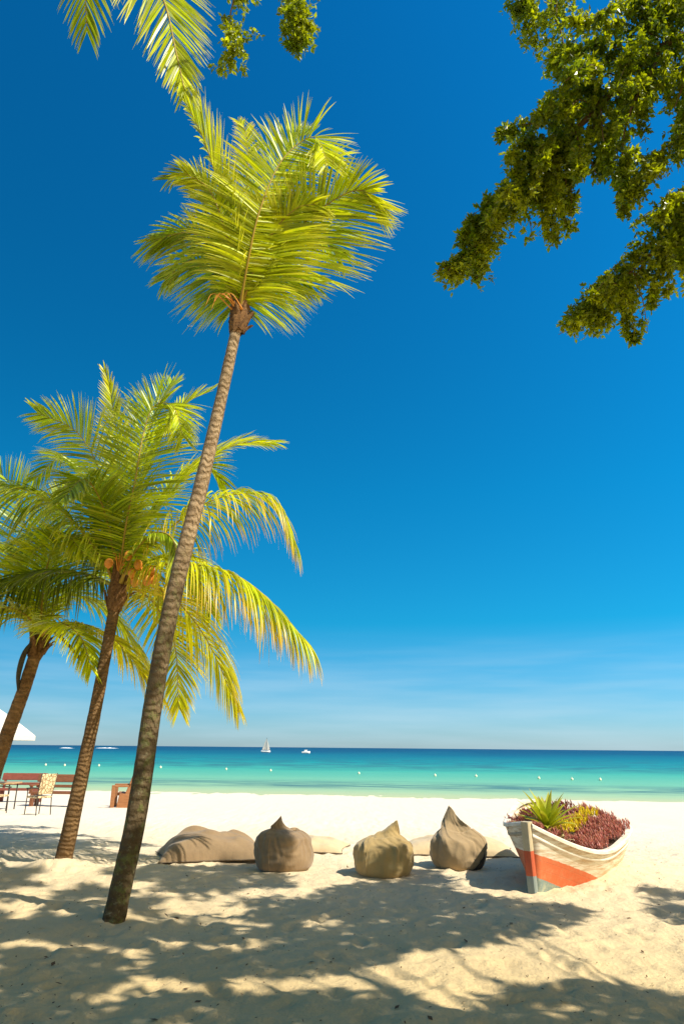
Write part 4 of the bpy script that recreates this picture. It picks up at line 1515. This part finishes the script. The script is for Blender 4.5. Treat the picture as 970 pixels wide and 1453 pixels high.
def bench(loc, rz, label, mat, wid):
    root = empty('bench', loc, label, 'bench', 'wooden benches on the beach')
    T_, Rz = placer(loc, rz)
    tl = Rz @ Matrix.Rotation(math.radians(-14), 3, 'X')

    def part(nm, c_, size, rot=Rz):
        m_ = MB()
        m_.box(T_(*c_), size, rot)
        m_.build(nm, mat, root, smooth=False, bevel=0.01)
    part('seat', (0, 0, 0.42), (wid, 0.48, 0.07))
    part('backrest', (0, 0.30, 0.84), (wid, 0.06, 0.24), tl)
    part('back_rail', (0, 0.255, 0.60), (wid, 0.05, 0.09), tl)
    for s_ in (-1, 1):
        part('leg', (s_ * (wid / 2 - 0.12), -0.17, 0.19), (0.10, 0.13, 0.39))
        part('leg', (s_ * (wid / 2 - 0.12), 0.17, 0.19), (0.10, 0.13, 0.39))
        part('back_post', (s_ * (wid / 2 - 0.12), 0.27, 0.66), (0.08, 0.07, 0.62), tl)
        part('armrest', (s_ * (wid / 2 - 0.06), 0.0, 0.64), (0.10, 0.56, 0.05))
        part('arm_post', (s_ * (wid / 2 - 0.06), -0.2, 0.535), (0.08, 0.08, 0.165))
    return root


q = ground(78, 1136)
bench((q.x, q.y, gz(q.x, q.y)), math.radians(-4), 'brown wooden bench behind the patterned chair, left of the brown palm trunk', M_WOOD, 1.6)
q = ground(10, 1130)
bench((q.x, q.y + 1.0, gz(q.x, q.y + 1)), math.radians(3), 'red wooden bench at the left edge of the photo', M_REDW, 1.6)
# the heavy slab bench seen from its end
q = ground(178, 1136)
loc = (q.x, q.y, gz(q.x, q.y))
root = empty('bench', loc, 'orange brown heavy slab bench beside the tall mossy palm trunk', 'bench', 'wooden benches on the beach')
T_, Rz = placer(loc, math.radians(-78))
for nm, c_, size, ax_, an in (('side_slab', (-0.45, 0.05, 0.20), (0.12, 0.50, 0.44), 'X', -8), ('side_slab', (0.45, 0.05, 0.20), (0.12, 0.50, 0.44), 'X', -8), ('seat', (0, 0.0, 0.40), (0.78, 0.50, 0.08), 'X', -4),
                              ('backrest', (0, 0.20, 0.88), (1.1, 0.07, 0.34), 'X', -18), ('back_post', (-0.45, 0.10, 0.52), (0.10, 0.12, 1.02), 'X', -18), ('back_post', (0.45, 0.10, 0.52), (0.10, 0.12, 1.02), 'X', -18),
                              ('armrest', (-0.5, -0.16, 0.66), (0.14, 0.52, 0.06), 'X', 0), ('armrest', (0.5, -0.16, 0.66), (0.14, 0.52, 0.06), 'X', 0), ('arm_post', (-0.5, -0.36, 0.32), (0.13, 0.12, 0.66), 'X', 0), ('arm_post', (0.5, -0.36, 0.32), (0.13, 0.12, 0.66), 'X', 0)):
    m_ = MB()
    m_.box(T_(*c_), size, Rz @ Matrix.Rotation(math.radians(an), 3, ax_))
    m_.build(nm, M_ORW, root, smooth=False, bevel=0.015)

mt, nt, b, _ = new_mat('leaf_print_fabric')
vo = N(nt, 'ShaderNodeTexVoronoi', feature='DISTANCE_TO_EDGE')
vo.inputs['Scale'].default_value = 13
nt.links.new(coords(nt, (1, 1, 0.8)), vo.inputs['Vector'])
nt.links.new(ramp(nt, vo.outputs['Distance'], [(0.04, (0.24, 0.15, 0.07)), (0.14, (0.66, 0.54, 0.33))]), b.inputs['Base Color'])
b.inputs['Roughness'].default_value = 0.9
M_PRINT = mt


def chair(loc, rz, label):
    root = empty('chair', loc, label, 'chair', 'patterned chairs at the table')
    T_, Rz = placer(loc, rz)
    m_ = MB()
    m_.box(T_(0, 0, 0.45), (0.46, 0.46, 0.05), Rz)
    m_.build('seat', M_PRINT, root, smooth=False, bevel=0.015)
    tl = Rz @ Matrix.Rotation(math.radians(-10), 3, 'X')
    m_ = MB()
    m_.box(T_(0, 0.27, 0.78), (0.46, 0.035, 0.52), tl)
    m_.build('backrest', M_PRINT, root, smooth=False, bevel=0.012)
    for sx in (-1, 1):
        m_ = MB()
        m_.tube([T_(sx * .22, -.22, 0), T_(sx * .22, -.21, .45), T_(sx * .24, -.20, .66)], .013, 6)
        m_.build('leg', M_IRON, root)
        m_ = MB()
        m_.tube([T_(sx * .22, .27, 0), T_(sx * .22, .22, .45), T_(sx * .235, .32, 1.05)], .013, 6)
        m_.build('leg', M_IRON, root)
        m_ = MB()
        m_.tube([T_(sx * .25, -.24, .66), T_(sx * .25, 0, .68), T_(sx * .24, .26, .68)], .017, 6)
        m_.build('armrest', M_IRON, root)
    return root


q = ground(53, 1152)
chair((q.x, q.y, gz(q.x, q.y)), math.radians(-122), 'chair with leaf print back and thin iron legs right of the table')
q = ground(-8, 1150)
chair((q.x, q.y, gz(q.x, q.y)), math.radians(75), 'chair at the left edge with pale seat cut by the frame')
# table
loc = (-10.2, 21.6, gz(-10.2, 21.6))
root = empty('table', loc, 'small outdoor table with thin tan top between the chairs', 'table')
T_, Rz = placer(loc, 0.1)
m_ = MB()
m_.box(T_(0, 0, 0.74), (1.45, 0.85, 0.04), Rz)
m_.build('tabletop', M_TOP, root, smooth=False, bevel=0.008)
for sx in (-1, 1):
    for sy in (-1, 1):
        m_ = MB()
        m_.tube([T_(sx * .62, sy * .34, 0), T_(sx * .62, sy * .34, .72)], .018, 6)
        m_.build('leg', M_IRON, root)

# parasol
q = ground(-34, 1150)
loc = Vector((q.x, 20.0, gz(q.x, 20)))
par = empty('parasol', loc, 'white parasol at the left edge behind the scarred palm trunk', 'parasol')
apex = at(-28, 990, 20.0)
tipp = at(48, 1044, 20.0)
Rr = (tipp.x - apex.x)
M_CANV = leafy('parasol_canvas', (0.80, 0.77, 0.70), (0.82, 0.79, 0.72), None, 0.8, 0.25, 2, 0.1, (1, 0.95, 0.85))
m_ = MB()
rows = []
for i in range(7):
    k = i / 6
    row = []
    for j in range(32):
        an = 2 * PI * j / 32
        seg = (an % (PI / 4)) - PI / 8
        rr = Rr * k * math.cos(PI / 8) / math.cos(seg) * (1 - 0.03 * k * math.cos(8 * an + PI))
        row.append(Vector((apex.x + rr * math.cos(an), apex.y + rr * math.sin(an), apex.z - (apex.z - tipp.z) * (k ** 1.1) + 0.03 * math.sin(PI * k))))
    rows.append(row)
m_.grid(rows, closed=True)
m_.build('canopy', M_CANV, par, smooth=False)
m_ = MB()
m_.grid([[p + Z * 0.002 for p in rows[-1]], [p - Z * 0.12 for p in rows[-1]]], closed=True)
m_.build('valance', M_CANV, par, smooth=False)
m_ = MB()
m_.tube([Vector((apex.x, apex.y, loc.z)), apex + Z * 0.08], 0.028, 10)
m_.build('pole', M_WOOD, par)
for j in range(8):
    an = 2 * PI * j / 8
    m_ = MB()
    e_ = Vector((apex.x + Rr * .97 * math.cos(an), apex.y + Rr * .97 * math.sin(an), tipp.z - 0.02))
    m_.tube([apex - Z * 0.06, e_], 0.012, 5)
    m_.build('rib', M_WOOD, par)
m_ = MB()
m_.tube([Vector((apex.x, apex.y, loc.z)), Vector((apex.x, apex.y, loc.z + 0.10)), Vector((apex.x, apex.y, loc.z + 0.13))], [0.30, 0.28, 0.06], 18)
m_.build('base', M_IRON, par)

# ------------------------------------------------------------------ on the water
M_HULL = basic('white_hull', (0.85, 0.85, 0.83), (0.8, 0.8, 0.78), 0.4, 2)
q = ground(377, 1067.5, SEA_Z)
sail = empty('sailboat', q, 'small white sailboat with one tall triangular sail near the horizon', 'sailboat')
m_ = MB()
rows = []
for i in range(13):
    k = -1 + i / 6
    w = 0.85 * (1 - max(0, k) ** 2.2) * (1 if k > -0.9 else 0.85)
    rows.append([q + Vector((k * 2.0, yy * w, zz_)) for yy, zz_ in ((-1, .62 + .1 * k * k), (-.8, .1), (0, -.15), (.8, .1), (1, .62 + .1 * k * k))])
m_.grid(rows, closed=True)
m_.build('hull', M_HULL, sail)
m_ = MB()
m_.tube([q + Vector((0.35, 0, 0.3)), q + Vector((0.30, 0, 6.2))], [0.06, 0.035], 8)
m_.build('mast', M_IRON, sail)
for nm, A, B_, C_ in (('mainsail', (0.26, 0.0, 0.95), (-1.85, 0.25, 0.95), (0.24, 0.0, 6.05)), ('jib', (0.46, 0, 5.0), (1.85, 0, 0.85), (0.50, 0.22, 0.9))):
    m_ = MB()
    A, B_, C_ = (q + Vector(k) for k in (A, B_, C_))
    rows = []
    for i in range(9):
        a_ = i / 8
        rows.append([A.lerp(C_, a_).lerp(B_.lerp(C_, a_), j / 6) + Vector((0, 0.22 * math.sin(PI * j / 6) * (1 - a_), 0)) for j in range(7)])
    m_.grid(rows)
    o = m_.build(nm, M_CANV, sail)
    o.modifiers.new('t', 'SOLIDIFY').thickness = 0.02

q = ground(434, 1069, SEA_Z)
mo = empty('motorboat', q, 'small white motorboat right of the sailboat', 'motorboat')
m_ = MB()
rows = []
for i in range(13):
    k = -1 + i / 6
    w = 0.75 * (1 - max(0, k) ** 2.4)
    rows.append([q + Vector((k * 1.6, yy * w, zz_)) for yy, zz_ in ((-1, .72 + .12 * k), (-.7, .05), (0, -.15), (.7, .05), (1, .72 + .12 * k))])
m_.grid(rows, closed=True)
m_.build('hull', M_HULL, mo)
m_ = MB()
m_.box(q + Vector((-0.1, 0, 1.0)), (1.3, 1.0, 0.6), None, 0.75)
m_.build('cabin', M_HULL, mo, smooth=False, bevel=0.05)
m_ = MB()
m_.box(q + Vector((-0.1, 0, 1.36)), (1.2, 1.0, 0.08))
m_.build('roof', M_HULL, mo, smooth=False, bevel=0.02)

M_BUOY = basic('buoy_plastic', (0.85, 0.82, 0.66), (0.8, 0.72, 0.45), 0.5, 3)
first = None
for px, py in ((65, 1086.5), (92, 1087), (140.5, 1087.5), (228, 1090), (321, 1092.5), (384, 1094.5), (509, 1098.5), (617, 1101.5), (675, 1102.5), (764, 1105.5), (811, 1107), (851, 1107.5)):
    q = ground(px, py, SEA_Z)
    sc_ = 0.6 if px > 300 else 0.7
    if first is None:
        first = empty('buoy', (0, 0, 0))
        m_ = MB()
        rows = []
        for i in range(13):
            a_ = -PI / 2 + PI * i / 12
            rr = 0.17 * math.cos(a_) + 0.002
            rows.append([Vector((rr * math.cos(2 * PI * j / 14), rr * math.sin(2 * PI * j / 14), 0.11 + 0.17 * math.sin(a_))) for j in range(14)])
        m_.grid(rows, closed=True)
        m_.build('float', M_BUOY, first)
        m_ = MB()
        m_.tube([Vector((0, 0, .26)), Vector((0, 0, .34)), Vector((0, 0, .38))], [.05, .045, .02], 8)
        m_.build('cap', M_BUOY, first)
        o = first
    else:
        o = copy_tree(first)
    o.location = q
    o.scale = (sc_,) * 3
    tag(o, 'round pale swimming area buoy floating in the turquoise water', 'buoy', 'buoys marking the swimming area')

# a far airliner, left of the tall palm's crown
c_ = CAM + ray(270, 463).normalized() * 5200
pl = empty('airplane', c_, 'tiny pale airplane in the sky left of the tall palm', 'airplane')
m_ = MB()
m_.tube([c_ + Vector((k * 19, 0, 0)) for k in (-1, -.9, -.6, .6, .88, 1)], [.5, 1.5, 2, 2, 1.6, .3], 10)
m_.build('fuselage', M_HULL, pl)
for nm, x0, x1, sp2, th in (('wing', 1, -4, 17, .35), ('tailplane', -15, -17.5, 6, .25)):
    for s_ in (-1, 1):
        m_ = MB()
        root_ = [c_ + Vector((x0 + 3, 0, 0)), c_ + Vector((x0 - 3, 0, 0))]
        tip_ = [c_ + Vector((x1 + .6, s_ * sp2, .8)), c_ + Vector((x1 - 1, s_ * sp2, .8))]
        m_.grid([root_, tip_])
        m_.build(nm, M_HULL, pl).modifiers.new('t', 'SOLIDIFY').thickness = th
m_ = MB()
m_.grid([[c_ + Vector((-14, 0, 1)), c_ + Vector((-18.5, 0, 1))], [c_ + Vector((-17.5, 0, 6.5)), c_ + Vector((-19.5, 0, 6.5))]])
m_.build('tail_fin', M_HULL, pl).modifiers.new('t', 'SOLIDIFY').thickness = .3
